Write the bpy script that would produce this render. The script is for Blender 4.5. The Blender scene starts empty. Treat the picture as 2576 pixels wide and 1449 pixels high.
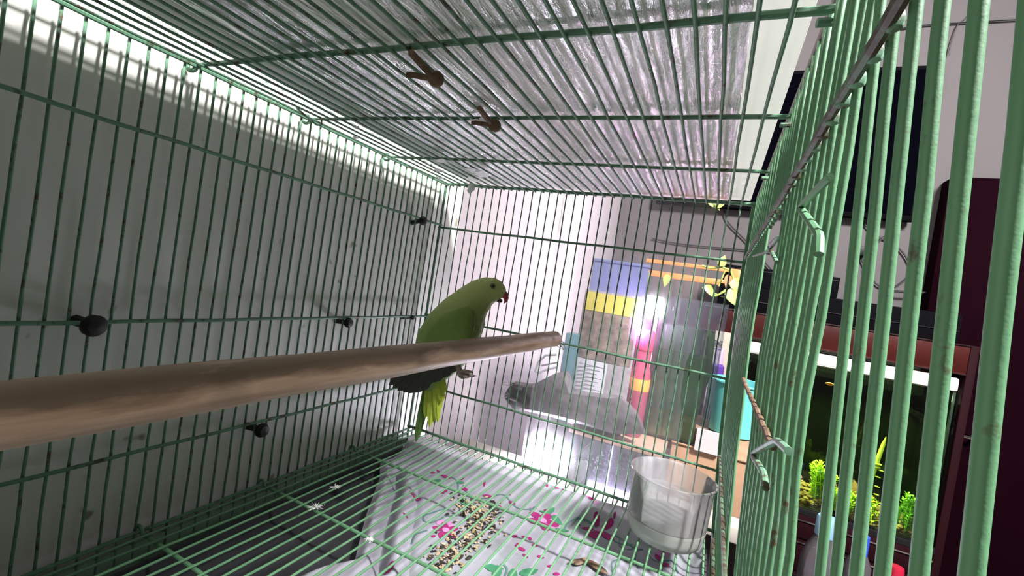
import bpy, bmesh, math, random
import numpy as np
from mathutils import Vector, Matrix, Euler

random.seed(7)
rng = np.random.default_rng(7)
PI = math.pi
sc = bpy.context.scene
COL = sc.collection

# ------------------------------------------------------------------ camera
CAM = Vector((0.42482, -0.62017, 0.27041))
FPX = 1130.79
cd = bpy.data.cameras.new('camera')
cam = bpy.data.objects.new('camera', cd)
COL.objects.link(cam)
cam.location = CAM
cam.rotation_euler = (1.54989, -0.15781, 0.42694)
cd.sensor_width = 36.0
cd.sensor_fit = 'HORIZONTAL'
cd.lens = 36.0 * FPX / 2576
cd.clip_start = 0.003
sc.camera = cam
RM = Euler((1.54989, -0.15781, 0.42694), 'XYZ').to_matrix()

# ------------------------------------------------------------------ light and exposure
sc.view_settings.view_transform = 'Standard'
sc.view_settings.look = 'None'
sc.view_settings.gamma = 1.0
sc.view_settings.exposure = 0.15
sc.view_settings.use_curve_mapping = False
sc.cycles.use_denoising = True
sc.cycles.filter_width = 1.9
sc.cycles.max_bounces = 10
sc.cycles.transparent_max_bounces = 32
sc.cycles.sample_clamp_indirect = 6.0

w = bpy.data.worlds.new('room_air')
sc.world = w
w.use_nodes = True
w.node_tree.nodes['Background'].inputs[0].default_value = (0.75, 0.73, 0.78, 1)
w.node_tree.nodes['Background'].inputs[1].default_value = 0.08


def area(name, loc, target, sx, sy, power, color):
    l = bpy.data.lights.new(name, 'AREA')
    l.shape = 'RECTANGLE'
    l.size, l.size_y = sx, sy
    l.energy = power
    l.color = color
    o = bpy.data.objects.new(name, l)
    COL.objects.link(o)
    o.location = loc
    o.rotation_euler = (Vector(target) - Vector(loc)).to_track_quat('-Z', 'Y').to_euler()
    return o


def point(name, loc, power, color, r=0.01):
    l = bpy.data.lights.new(name, 'POINT')
    l.energy = power
    l.color = color
    l.shadow_soft_size = r
    o = bpy.data.objects.new(name, l)
    COL.objects.link(o)
    o.location = loc
    return o


area('ceiling_lamp_light', (1.32, -0.60, 1.48), (0.35, -0.3, 0.3), 0.08, 0.40, 116, (1.0, 0.96, 0.97))
area('aquarium_lamp_light', (0.74, 0.83, 0.165), (0.74, 0.84, -0.2), 0.40, 0.05, 6.0, (0.95, 1.0, 0.75))

# ------------------------------------------------------------------ helpers


def at(u, v, y):
    """photo point (2576 x 1449) to the world point on the plane of depth y"""
    d = RM @ Vector(((u - 1288) / FPX, -(v - 724.5) / FPX, -1))
    t = (y - CAM.y) / d.y
    return CAM + d * t


def deep(u, v, d):
    """photo point to the world point at forward distance d"""
    return CAM + (RM @ Vector(((u - 1288) / FPX, -(v - 724.5) / FPX, -1))) * d


def link(o, parent=None):
    COL.objects.link(o)
    if parent:
        o.parent = parent
    return o


class MB:
    def __init__(s):
        s.v = []
        s.f = []

    def add(s, vs, fs):
        n = len(s.v)
        s.v += [tuple(p) for p in vs]
        s.f += [tuple(i + n for i in f) for f in fs]
        return s

    def box(s, a, b, bev=0.0):
        x0, y0, z0 = a
        x1, y1, z1 = b
        if bev <= 0:
            s.add([(x0, y0, z0), (x1, y0, z0), (x1, y1, z0), (x0, y1, z0), (x0, y0, z1), (x1, y0, z1), (x1, y1, z1), (x0, y1, z1)],
                  [(3, 2, 1, 0), (4, 5, 6, 7), (0, 1, 5, 4), (1, 2, 6, 5), (2, 3, 7, 6), (3, 0, 4, 7)])
        else:
            bm = bmesh.new()
            bmesh.ops.create_cube(bm, size=1)
            for q in bm.verts:
                q.co = Vector(((x0 + x1) / 2 + q.co.x * (x1 - x0), (y0 + y1) / 2 + q.co.y * (y1 - y0), (z0 + z1) / 2 + q.co.z * (z1 - z0)))
            bmesh.ops.bevel(bm, geom=bm.edges[:], offset=bev, segments=2, affect='EDGES', profile=0.5)
            bm.verts.index_update()
            s.add([q.co[:] for q in bm.verts], [[q.index for q in f.verts] for f in bm.faces])
            bm.free()
        return s

    def tube(s, pts, r, n=8, cap=True):
        pts = [Vector(p) for p in pts]
        rs = r if isinstance(r, (list, tuple)) else [r] * len(pts)
        t0 = (pts[1] - pts[0]).normalized()
        up = Vector((0, 0, 1)) if abs(t0.z) < 0.9 else Vector((1, 0, 0))
        nrm = (up - t0 * up.dot(t0)).normalized()
        vs = []
        for i, p in enumerate(pts):
            if i == 0:
                t = t0
            elif i == len(pts) - 1:
                t = (pts[i] - pts[i - 1]).normalized()
            else:
                t = ((pts[i + 1] - p).normalized() + (p - pts[i - 1]).normalized())
                t = t.normalized() if t.length > 1e-6 else (pts[i + 1] - p).normalized()
            nrm = (nrm - t * nrm.dot(t))
            nrm = nrm.normalized() if nrm.length > 1e-6 else t.orthogonal().normalized()
            b = t.cross(nrm)
            for k in range(n):
                a = 2 * PI * k / n
                vs.append(p + (nrm * math.cos(a) + b * math.sin(a)) * rs[i])
        fs = []
        for i in range(len(pts) - 1):
            for k in range(n):
                k2 = (k + 1) % n
                fs.append((i * n + k, i * n + k2, (i + 1) * n + k2, (i + 1) * n + k))
        if cap:
            fs.append(tuple(range(n - 1, -1, -1)))
            m = (len(pts) - 1) * n
            fs.append(tuple(range(m, m + n)))
        return s.add(vs, fs)

    def lathe(s, prof, n=32, origin=(0, 0, 0), axis=None):
        ox, oy, oz = origin
        q = Matrix.Identity(3) if axis is None else Vector(axis).normalized().to_track_quat('Z', 'Y').to_matrix()
        vs = []
        for r, z in prof:
            for k in range(n):
                a = 2 * PI * k / n
                p = q @ Vector((r * math.cos(a), r * math.sin(a), z))
                vs.append((p.x + ox, p.y + oy, p.z + oz))
        fs = []
        for i in range(len(prof) - 1):
            for k in range(n):
                k2 = (k + 1) % n
                fs.append((i * n + k, i * n + k2, (i + 1) * n + k2, (i + 1) * n + k))
        if prof[0][0] > 1e-6:
            fs.append(tuple(range(n - 1, -1, -1)))
        if prof[-1][0] > 1e-6:
            m = (len(prof) - 1) * n
            fs.append(tuple(range(m, m + n)))
        return s.add(vs, fs)

    def loft(s, secs, n=20):
        """secs: (centre, axis_a * half width, axis_b * half depth)"""
        vs = []
        for c, a, b in secs:
            for k in range(n):
                t = 2 * PI * k / n
                vs.append(c + a * math.cos(t) + b * math.sin(t))
        fs = []
        for i in range(len(secs) - 1):
            for k in range(n):
                k2 = (k + 1) % n
                fs.append((i * n + k, i * n + k2, (i + 1) * n + k2, (i + 1) * n + k))
        fs.append(tuple(range(n - 1, -1, -1)))
        m = (len(secs) - 1) * n
        fs.append(tuple(range(m, m + n)))
        return s.add(vs, fs)

    def mesh(s, name, mat=None, smooth=True):
        me = bpy.data.meshes.new(name)
        me.from_pydata([tuple(p) for p in s.v], [], s.f)
        if smooth:
            me.polygons.foreach_set('use_smooth', [True] * len(me.polygons))
            me.update()
        if mat:
            me.materials.append(mat)
        return me

    def build(s, name, mat, parent=None, smooth=True, fixn=True):
        me = s.mesh(name, mat, smooth)
        if fixn:
            bm = bmesh.new()
            bm.from_mesh(me)
            bmesh.ops.recalc_face_normals(bm, faces=bm.faces[:])
            bm.to_mesh(me)
            bm.free()
        o = bpy.data.objects.new(name, me)
        link(o, parent)
        if smooth:
            sharp(o)
        return o


def sharp(o, ang=40):
    me = o.data
    bm = bmesh.new()
    bm.from_mesh(me)
    lim = math.radians(ang)
    for e in bm.edges:
        if len(e.link_faces) == 2 and e.calc_face_angle(0) > lim:
            e.smooth = False
    bm.to_mesh(me)
    bm.free()


def tag(o, label=None, cat=None, group=None, kind=None):
    if label:
        o['label'] = label
    if cat:
        o['category'] = cat
    if group:
        o['group'] = group
    if kind:
        o['kind'] = kind
    return o


def thing(name, label, cat, loc=(0, 0, 0), group=None):
    o = bpy.data.objects.new(name, None)
    o.empty_display_size = 0.02
    COL.objects.link(o)
    o.location = loc
    tag(o, label, cat, group)
    return o


def part(mb, name, mat, root, smooth=True):
    """mesh given in world coordinates, parented under a root placed by location only"""
    off = Vector(root.location)
    p = root.parent
    while p:
        off += Vector(p.location)
        p = p.parent
    mb.v = [(x - off.x, y - off.y, z - off.z) for x, y, z in mb.v]
    return mb.build(name, mat, root, smooth)


def centre(mb):
    a = np.array(mb.v)
    c = (a.min(0) + a.max(0)) / 2
    return Vector((c[0], c[1], a.min(0)[2]))


def solo(mb, name, mat, label, cat, group=None, smooth=True, kind=None):
    c = centre(mb)
    mb.v = [(x - c.x, y - c.y, z - c.z) for x, y, z in mb.v]
    o = mb.build(name, mat, None, smooth)
    o.location = c
    return tag(o, label, cat, group, kind)


# ------------------------------------------------------------------ materials
def nt(name):
    m = bpy.data.materials.new(name)
    m.use_nodes = True
    t = m.node_tree
    t.nodes.clear()
    out = t.nodes.new('ShaderNodeOutputMaterial')
    return m, t, out


def N(t, typ, **kw):
    n = t.nodes.new(typ)
    for k, v in kw.items():
        if k in n.inputs:
            n.inputs[k].default_value = v
        else:
            setattr(n, k, v)
    return n


def coords(t, scale=(1, 1, 1), obj=True):
    c = t.nodes.new('ShaderNodeTexCoord')
    mp = N(t, 'ShaderNodeMapping')
    mp.inputs['Scale'].default_value = scale
    if obj:
        t.links.new(c.outputs['Object'], mp.inputs['Vector'])
    else:
        g = t.nodes.new('ShaderNodeNewGeometry')
        t.links.new(g.outputs['Position'], mp.inputs['Vector'])
    return mp


def ramp(t, src, stops):
    r = t.nodes.new('ShaderNodeValToRGB')
    e = r.color_ramp.elements
    while len(e) < len(stops):
        e.new(0.5)
    for el, (p, c) in zip(e, stops):
        el.position = p
        el.color = c if len(c) == 4 else (*c, 1)
    t.links.new(src, r.inputs[0])
    return r


def mixc(t, fac, a, b):
    m = t.nodes.new('ShaderNodeMix')
    m.data_type = 'RGBA'
    for sock, val in ((m.inputs[0], fac), (m.inputs[6], a), (m.inputs[7], b)):
        if hasattr(val, 'links'):
            t.links.new(val, sock)
        else:
            sock.default_value = val if not isinstance(val, tuple) or len(val) == 4 else (*val, 1)
    return m.outputs[2]


def mat(name, col, rough=0.5, metal=0.0, var=None, vscale=30, bump=0.0, bscale=80, trans=0.0, spec=0.5, coat=0.0, emit=None, es=0.0, stretch=(1, 1, 1), world=False):
    m, t, out = nt(name)
    b = N(t, 'ShaderNodeBsdfPrincipled')
    b.inputs['Base Color'].default_value = (*col, 1)
    b.inputs['Roughness'].default_value = rough
    b.inputs['Metallic'].default_value = metal
    b.inputs['Transmission Weight'].default_value = trans
    b.inputs['Specular IOR Level'].default_value = spec
    b.inputs['Coat Weight'].default_value = coat
    if emit:
        b.inputs['Emission Color'].default_value = (*emit, 1)
        b.inputs['Emission Strength'].default_value = es
    mp = coords(t, stretch, not world)
    if var:
        n = N(t, 'ShaderNodeTexNoise', Scale=vscale, Detail=5.0, Roughness=0.6)
        t.links.new(mp.outputs[0], n.inputs['Vector'])
        r = ramp(t, n.outputs['Fac'], [(0.35, col), (0.68, var)])
        t.links.new(r.outputs[0], b.inputs['Base Color'])
    if bump:
        n2 = N(t, 'ShaderNodeTexNoise', Scale=bscale, Detail=4.0)
        t.links.new(mp.outputs[0], n2.inputs['Vector'])
        bp = N(t, 'ShaderNodeBump', Strength=bump, Distance=0.002)
        t.links.new(n2.outputs['Fac'], bp.inputs['Height'])
        t.links.new(bp.outputs[0], b.inputs['Normal'])
    t.links.new(b.outputs[0], out.inputs[0])
    return m


def film(name, clear=0.6, tint=(0.9, 0.9, 0.92), diff=(0.75, 0.75, 0.75), gloss=0.15, rough=0.12, bump=0.6, scale=40, dist=0.004, stretch=(1, 1, 1), patchy=0.0, pscale=12, blur=0.0, fwd=0.5, frw=1.0):
    """thin clear plastic: see-through, hazed white, glossy wrinkles"""
    m, t, out = nt(name)
    mp = coords(t, stretch, False)
    mp2 = coords(t, (1, 1, 1), False)
    n = N(t, 'ShaderNodeTexNoise', Scale=scale, Detail=6.0, Roughness=0.65, Distortion=0.6)
    t.links.new(mp.outputs[0], n.inputs['Vector'])
    bp = N(t, 'ShaderNodeBump', Strength=bump, Distance=dist)
    t.links.new(n.outputs['Fac'], bp.inputs['Height'])
    tr = N(t, 'ShaderNodeBsdfTransparent')
    tr.inputs[0].default_value = (*tint, 1)
    df = N(t, 'ShaderNodeBsdfDiffuse')
    df.inputs[0].default_value = (*diff, 1)
    tl = N(t, 'ShaderNodeBsdfTranslucent')
    tl.inputs[0].default_value = (*diff, 1)
    gl = N(t, 'ShaderNodeBsdfGlossy')
    gl.inputs['Roughness'].default_value = rough
    gl.inputs[0].default_value = (1, 1, 1, 1)
    for x in (gl, df, tl):
        t.links.new(bp.outputs[0], x.inputs['Normal'])
    m1 = N(t, 'ShaderNodeMixShader', Fac=fwd)
    t.links.new(df.outputs[0], m1.inputs[1])
    t.links.new(tl.outputs[0], m1.inputs[2])
    rf = N(t, 'ShaderNodeBsdfRefraction', Roughness=0.9, IOR=1.08)
    rf.inputs[0].default_value = (*tint, 1)
    m0 = N(t, 'ShaderNodeMixShader', Fac=blur)
    t.links.new(tr.outputs[0], m0.inputs[1])
    t.links.new(rf.outputs[0], m0.inputs[2])
    m2 = N(t, 'ShaderNodeMixShader', Fac=clear)
    t.links.new(m1.outputs[0], m2.inputs[1])
    t.links.new(m0.outputs[0], m2.inputs[2])
    if patchy:
        pn = N(t, 'ShaderNodeTexNoise', Scale=pscale, Detail=4.0, Roughness=0.6)
        t.links.new(mp2.outputs[0], pn.inputs['Vector'])
        mr = N(t, 'ShaderNodeMapRange')
        mr.inputs['From Min'].default_value = 0.3
        mr.inputs['From Max'].default_value = 0.7
        mr.inputs['To Min'].default_value = clear - patchy
        mr.inputs['To Max'].default_value = clear + patchy
        t.links.new(pn.outputs['Fac'], mr.inputs[0])
        t.links.new(mr.outputs[0], m2.inputs[0])
    m3 = N(t, 'ShaderNodeMixShader', Fac=gloss)
    fr = N(t, 'ShaderNodeFresnel', IOR=1.45)
    t.links.new(bp.outputs[0], fr.inputs['Normal'])
    ad = N(t, 'ShaderNodeMath', operation='MULTIPLY_ADD')
    ad.inputs[1].default_value = frw
    ad.inputs[2].default_value = gloss
    ad.use_clamp = True
    t.links.new(fr.outputs[0], ad.inputs[0])
    t.links.new(ad.outputs[0], m3.inputs[0])
    t.links.new(m2.outputs[0], m3.inputs[1])
    t.links.new(gl.outputs[0], m3.inputs[2])
    t.links.new(m3.outputs[0], out.inputs[0])
    return m


def glass(name, tint=(0.95, 0.97, 0.97), rough=0.02, haze=0.06, hazecol=(0.8, 0.8, 0.8)):
    m, t, out = nt(name)
    tr = N(t, 'ShaderNodeBsdfTransparent')
    tr.inputs[0].default_value = (*tint, 1)
    gl = N(t, 'ShaderNodeBsdfGlossy')
    gl.inputs['Roughness'].default_value = rough
    df = N(t, 'ShaderNodeBsdfDiffuse')
    df.inputs[0].default_value = (*hazecol, 1)
    tl = N(t, 'ShaderNodeBsdfTranslucent')
    tl.inputs[0].default_value = (*hazecol, 1)
    m0 = N(t, 'ShaderNodeMixShader', Fac=0.5)
    t.links.new(df.outputs[0], m0.inputs[1])
    t.links.new(tl.outputs[0], m0.inputs[2])
    m1 = N(t, 'ShaderNodeMixShader', Fac=haze)
    t.links.new(tr.outputs[0], m1.inputs[1])
    t.links.new(m0.outputs[0], m1.inputs[2])
    fr = N(t, 'ShaderNodeFresnel', IOR=1.4)
    m2 = N(t, 'ShaderNodeMixShader')
    t.links.new(fr.outputs[0], m2.inputs[0])
    t.links.new(m1.outputs[0], m2.inputs[1])
    t.links.new(gl.outputs[0], m2.inputs[2])
    t.links.new(m2.outputs[0], out.inputs[0])
    return m


def emis(name, col, s):
    m, t, out = nt(name)
    e = N(t, 'ShaderNodeEmission', Strength=s)
    e.inputs[0].default_value = (*col, 1)
    t.links.new(e.outputs[0], out.inputs[0])
    return m


def paint_mat(name, col, rust, amount=0.66):
    m, t, out = nt(name)
    b = N(t, 'ShaderNodeBsdfPrincipled', Roughness=0.5)
    b.inputs['Specular IOR Level'].default_value = 0.35
    mp = coords(t, (1, 1, 1), False)
    n = N(t, 'ShaderNodeTexNoise', Scale=85.0, Detail=5.0, Roughness=0.7)
    t.links.new(mp.outputs[0], n.inputs['Vector'])
    r = ramp(t, n.outputs['Fac'], [(amount - 0.05, (0, 0, 0)), (amount + 0.04, (1, 1, 1))])
    n2 = N(t, 'ShaderNodeTexNoise', Scale=25.0, Detail=3.0)
    t.links.new(mp.outputs[0], n2.inputs['Vector'])
    c1 = mixc(t, n2.outputs['Fac'], tuple(0.8 * c for c in col), tuple(min(1, 1.2 * c) for c in col))
    c = mixc(t, r.outputs[0], c1, rust)
    t.links.new(c, b.inputs['Base Color'])
    bp = N(t, 'ShaderNodeBump', Strength=0.25, Distance=0.001)
    t.links.new(n.outputs['Fac'], bp.inputs['Height'])
    t.links.new(bp.outputs[0], b.inputs['Normal'])
    t.links.new(b.outputs[0], out.inputs[0])
    return m


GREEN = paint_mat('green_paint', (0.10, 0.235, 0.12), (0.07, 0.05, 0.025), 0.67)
GREEN_IN = paint_mat('shaded_green_paint', (0.085, 0.19, 0.115), (0.05, 0.04, 0.02), 0.60)  # cage green darkened to stand for the shade inside, plus rust specks
GREEN_STRIP = paint_mat('strip_green_paint', (0.13, 0.21, 0.145), (0.07, 0.08, 0.05), 0.72)
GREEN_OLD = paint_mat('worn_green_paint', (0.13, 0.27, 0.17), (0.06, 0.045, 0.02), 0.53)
RUST = mat('rusty_iron', (0.10, 0.06, 0.035), 0.8, 0.3, (0.20, 0.13, 0.08), 120, 0.4)
BLACK_PLASTIC = mat('black_plastic', (0.008, 0.008, 0.009), 0.5, spec=0.3)
STEEL = mat('steel_wire', (0.55, 0.55, 0.56), 0.3, 1.0)
CHROME = mat('chrome', (0.8, 0.8, 0.8), 0.15, 1.0)


def wall_paint():
    m, t, out = nt('white_wall_paint')
    b = N(t, 'ShaderNodeBsdfPrincipled', Roughness=0.55)
    mp = coords(t, (1, 1, 1), False)
    v = N(t, 'ShaderNodeTexNoise', Scale=34.0, Detail=2.0, Roughness=0.5)
    t.links.new(mp.outputs[0], v.inputs['Vector'])
    r = ramp(t, v.outputs['Fac'], [(0.70, (0, 0, 0)), (0.75, (1, 1, 1))])
    v2 = N(t, 'ShaderNodeTexNoise', Scale=9.0, Detail=5.0, Roughness=0.7)
    t.links.new(mp.outputs[0], v2.inputs['Vector'])
    r2 = ramp(t, v2.outputs['Fac'], [(0.55, (0, 0, 0)), (0.75, (0.45, 0.45, 0.45))])
    c = mixc(t, r2.outputs[0], (0.66, 0.665, 0.61), (0.53, 0.56, 0.46))
    c = mixc(t, r.outputs[0], c, (0.25, 0.24, 0.18))
    t.links.new(c, b.inputs['Base Color'])
    t.links.new(b.outputs[0], out.inputs[0])
    return m


WALL_L = wall_paint()
WALL_B = mat('mauve_wall_paint', (0.105, 0.092, 0.095), 0.7, 0, (0.098, 0.086, 0.088), 6, 0.05, 60)
DARKW = mat('fill_cut_dark_wall', (0.035, 0.022, 0.026), 0.9)  # unseen walls coloured dark to lower the fill light, no curtain there
CEIL = mat('ceiling_paint', (0.4, 0.38, 0.38), 0.8)
FLOORM = mat('floor_tile', (0.16, 0.13, 0.12), 0.35, 0, (0.2, 0.17, 0.15), 5)

# ------------------------------------------------------------------ the room
XW = -0.014


def struct(mb, name, m, smooth=False):
    return solo(mb, name, m, None, None, None, smooth, 'structure')


struct(MB().box((-0.7, -1.9, -0.8), (XW, 0.088, 1.8), 0.012), 'wall_left', WALL_L, True)
COLW = mat('column_paint', (0.54, 0.475, 0.52), 0.7, 0, (0.52, 0.475, 0.485), 6, 0.05, 60)
struct(MB().box((-0.7, 0.56, -0.8), (at(1466, 560, 0.56).x, 0.999, 1.8), 0.01), 'wall_column', COLW, True)
struct(MB().box((-0.7, 1.0, -0.8), (2.6, 1.1, 1.8)), 'wall_back', WALL_B)
struct(MB().box((2.6, -1.9, -0.8), (2.7, 1.1, 1.8)), 'wall_right', DARKW)
struct(MB().box((-0.7, -2.0, -0.8), (2.7, -1.9, 1.8)), 'wall_front', DARKW)
struct(MB().box((-0.8, 0.088, -0.8), (-0.7, 1.1, 1.8)), 'wall_recess', WALL_B)
struct(MB().box((-0.8, -2.0, 1.8), (2.7, 1.1, 1.9)), 'ceiling', CEIL)
struct(MB().box((-0.8, -2.0, -0.9), (2.7, 1.1, -0.8)), 'floor', FLOORM)

# ------------------------------------------------------------------ the table under everything
TZ = -0.085
TABLE = mat('cream_table_top', (0.46, 0.43, 0.38), 0.5, 0, (0.42, 0.39, 0.34), 14, 0.1, 60, stretch=(1, 6, 1))
tb = thing('wooden_table', 'low cream topped wooden table that carries the cage and the small tank', 'table', (0.25, -0.1, -0.8))
part(MB().box((-0.0125, -0.75, TZ - 0.03), (0.452, 0.245, TZ), 0.004), 'table_top', TABLE, tb)
part(MB().box((0.205, 0.247, TZ - 0.03), (0.602, 0.58, TZ), 0.004), 'table_top', TABLE, tb)
for lx, ly in ((0.02, -0.70), (0.405, -0.70), (0.02, 0.19), (0.23, 0.52), (0.56, 0.52)):
    if 1:
        part(MB().box((lx, ly, -0.8), (lx + 0.04, ly + 0.04, TZ - 0.03), 0.003), 'leg', TABLE, tb)

# ------------------------------------------------------------------ the cage
H = 0.4055
W = 0.4525
RW = 0.00115
RC = 0.0017
YN = -0.72
cage = thing('bird_cage', 'rectangular green wire bird cage with rusty worn bars, seen from inside', 'cage', (0, 0, TZ))


def wob(n=14, amp=0.0006, seed=1):
    r = np.random.default_rng(seed)
    return r.normal(0, amp, (n, 2))


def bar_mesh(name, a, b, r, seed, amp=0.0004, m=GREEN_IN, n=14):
    a, b = Vector(a), Vector(b)
    d = (b - a).normalized()
    s1 = d.orthogonal().normalized()
    s2 = d.cross(s1)
    wv = wob(n, amp, seed)
    pts = []
    for i in range(n):
        k = i / (n - 1)
        e = math.sin(PI * k) ** 0.3 if 0 < k < 1 else 0
        pts.append(a.lerp(b, k) + (s1 * wv[i][0] + s2 * wv[i][1]) * e)
    return MB().tube(pts, r, 8).mesh(name, m)


def put(me, name, loc, parent, rotz=0.0):
    o = bpy.data.objects.new(name, me)
    link(o, parent)
    o.location = loc
    o.rotation_euler = (0, 0, rotz)
    return o


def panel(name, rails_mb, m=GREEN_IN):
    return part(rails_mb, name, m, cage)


ZO = -TZ   # world z to cage-local z
# left side panel: rails + uprights
rl = MB()
for z, r in ((0.339, RC), (0.1876, RC), (0.0747, RC), (0.0, RC), (H, 0.0022)):
    rl.tube([(0.0017, y, z + 0.0004 * math.sin(y * 60)) for y in np.linspace(YN, 0.002, 40)], r, 8)
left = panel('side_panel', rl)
bm1 = [bar_mesh('bar', (0, 0, -0.024), (0, 0, H + 0.001), RW, s) for s in (3, 4, 5)]
k = 0
y = -0.0135
while y > YN:
    put(bm1[k % 3], 'bar', (-0.0012, y, ZO), left)
    k += 1
    y -= 0.01287
part(MB().box((-0.004, YN, -0.033), (-0.0005, 0.004, -0.0115), 0.0008), 'bottom_strip', GREEN_STRIP, cage)

# end panel
rl = MB()
for z, r in ((0.3346, RC), (0.190, RC), (0.0765, RC), (0.003, 0.0022), (H + 0.001, 0.0024)):
    rl.tube([(x, -0.0017, z + 0.0004 * math.sin(x * 50)) for x in np.linspace(-0.002, 0.4500 + (0.020 * (max(0.0, 0.30 - z) / 0.34) ** 1.7), 30)], r, 8)
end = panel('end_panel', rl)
bm2 = [bar_mesh('bar', (0, 0, -0.010), (0, 0, H + 0.003), 0.00095, s) for s in (13, 14, 15)]
x = 0.0065
k = 0
while x < 0.447:
    put(bm2[k % 3], 'bar', (x, 0.0010, ZO), end)
    k += 1
    x += 0.0134

# corner posts
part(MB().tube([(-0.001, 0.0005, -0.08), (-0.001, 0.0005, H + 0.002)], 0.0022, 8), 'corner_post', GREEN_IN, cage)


def bow(z):
    return 0.0 if z > 0.30 else 0.020 * ((0.30 - z) / 0.34) ** 1.7


pp = MB()
for dx0, dx1, dy0, dy1 in ((-0.0045, 0.0, -0.003, 0.003), (-0.001, 0.0045, -0.016, 0.003)):
    zs = np.linspace(-0.08, H + 0.004, 16)
    vs = []
    for z in zs:
        b = W - 0.0005 + bow(z)
        vs += [(b + dx0, dy0, z), (b + dx1, dy0, z), (b + dx1, dy1, z), (b + dx0, dy1, z)]
    fs = []
    for i in range(len(zs) - 1):
        for q in range(4):
            fs.append((i * 4 + q, i * 4 + (q + 1) % 4, i * 4 + 4 + (q + 1) % 4, i * 4 + 4 + q))
    fs += [(3, 2, 1, 0), tuple(len(vs) - 4 + q for q in range(4))]
    pp.add(vs, fs)
part(pp, 'corner_post', GREEN, cage, False)

# roof grid
rl = MB()
for y, r in ((-0.3919, 0.0020), (-0.2747, RC), (-0.1432, RC), (-0.512, RC), (-0.64, RC)):
    pts = [(x, y + 0.0006 * math.sin(x * 40), H + 0.0012) for x in np.linspace(0.001, 0.449, 24)]
    pts += [(0.4535, y, H + 0.0022), (0.4555, y, H - 0.0005), (0.452, y - 0.002, H - 0.005), (0.446, y - 0.003, H - 0.0055)]
    a = [(0.001 + 0.0042 * (math.cos(t) - 1) * 1.0, y - 0.003 * (1 - math.cos(t)) * 0.4, H + 0.0012 - 0.0042 * math.sin(t) - 0.001) for t in np.linspace(5.2, 0.15, 14)]
    rl.tube(a + pts, r, 8)
roof = panel('roof_panel', rl)
bm3 = [bar_mesh('bar', (0, YN, 0), (0, 0.001, 0), RW, s, 0.0005) for s in (23, 24, 25)]
for i in range(1, 34):
    put(bm3[i % 3], 'bar', (0.0132 * i, 0, H - 0.0016 + ZO), roof)

# floor grid
rl = MB()
for y, r in ((-0.1268, RC), (-0.2658, RC), (-0.3839, RC), (-0.51, RC), (-0.64, RC)):
    pts = [(x, y - 0.02 * max(0, x - 0.30) ** 1.0 * 0.6 + 0.0006 * math.sin(x * 35), -0.0016) for x in np.linspace(0.004, 0.464, 24)]
    a = [(0.004 + 0.0052 * (math.cos(t) - 1), y, -0.0016 + 0.0052 * math.sin(t)) for t in np.linspace(3.9, 0.15, 12)]
    rl.tube(a + pts, r, 8)
grid = panel('floor_panel', rl, GREEN)
bm4 = [bar_mesh('bar', (0, YN, 0), (0, 0.0035, 0), RW, s, 0.0006, GREEN) for s in (33, 34, 35)]
for i in range(1, 35):
    put(bm4[i % 3], 'bar', (0.0134 * i, 0, 0.0012 + ZO), grid)

# front panel (right in the photograph)
rl = MB()
zr = 0.3385
rl.tube([(W - 0.0032, y, zr + 0.0005 * math.sin(y * 80)) for y in np.linspace(-0.02, YN, 60)], RC, 8)
rl.tube([(W + 0.0005, y, H + 0.0085) for y in np.linspace(0.0, YN, 40)], 0.0022, 8)
part(MB().tube([(W - 0.0018, y, 0.2262 + 0.0004 * math.sin(y * 300)) for y in np.linspace(-0.26, -0.437, 60)], 0.0013, 8), 'door_rail', RUST, cage)
rl.tube([(W - 0.003 + bow(0.10), y, 0.10) for y in np.linspace(-0.02, YN, 40)], RC, 8)
rl.tube([(W - 0.003 + bow(0.0), y, 0.0) for y in np.linspace(-0.002, YN, 40)], 0.0022, 8)
front = panel('front_panel', rl, paint_mat('rusty_shaded_rail_paint', (0.075, 0.13, 0.075), (0.05, 0.035, 0.018), 0.48))  # rusty rails, their paint also darkened to stand for the unlit inner side


def fbar(name, lean, seed):
    wv = wob(20, 0.0003 if not lean else 0.00004, seed)
    zs = np.linspace(-0.03, H + 0.0095, 20)
    pts = []
    for i, z in enumerate(zs):
        d = bow(z) if not lean else 0.055 * (zr - z)
        pts.append((d + wv[i][0], wv[i][1], z))
    return MB().tube(pts, 0.00125 if not lean else 0.00125, 10).mesh(name, GREEN)


fm = [fbar('bar', False, s) for s in (43, 44, 45)]
fl = [fbar('bar', True, s) for s in (53, 54)]
fs_ = MB().tube([(0, 0, zr - 0.003), (0, 0, 0.38), (0, 0, H + 0.0095)], 0.00125, 10).mesh('bar', GREEN)
nb = 0
y = -0.0054
while y > YN:
    lean = y < -0.478
    if -0.318 < y < -0.248:
        put(fs_, 'bar', (W, y, ZO), front)['label'] = 'short upper bar ending at the joint rail'
        y -= 0.01352
        continue
    put((fl if lean else fm)[nb % 2], 'bar', (W, y, ZO), front)
    nb += 1
    y -= 0.01352
# rusty joints along the latch rail
kn = MB()
y = -0.0135
while y > -0.60:
    s = 0.0024
    kn.lathe([(0.0002, -s), (s * 0.8, -s * 0.7), (s, 0), (s * 0.8, s * 0.7), (0.0002, s)], 8, (W - 0.0022, y, zr))
    y -= 0.01352
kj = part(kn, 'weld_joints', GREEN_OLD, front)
kj['kind'] = 'stuff'
kj['label'] = 'rusty weld joints along the upper rail'
# bottom strip at the far end
part(MB().box((0.0, 0.0012, -0.03), (0.452, 0.0035, -0.018), 0.0006), 'bottom_strip', GREEN_STRIP, cage)

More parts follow.
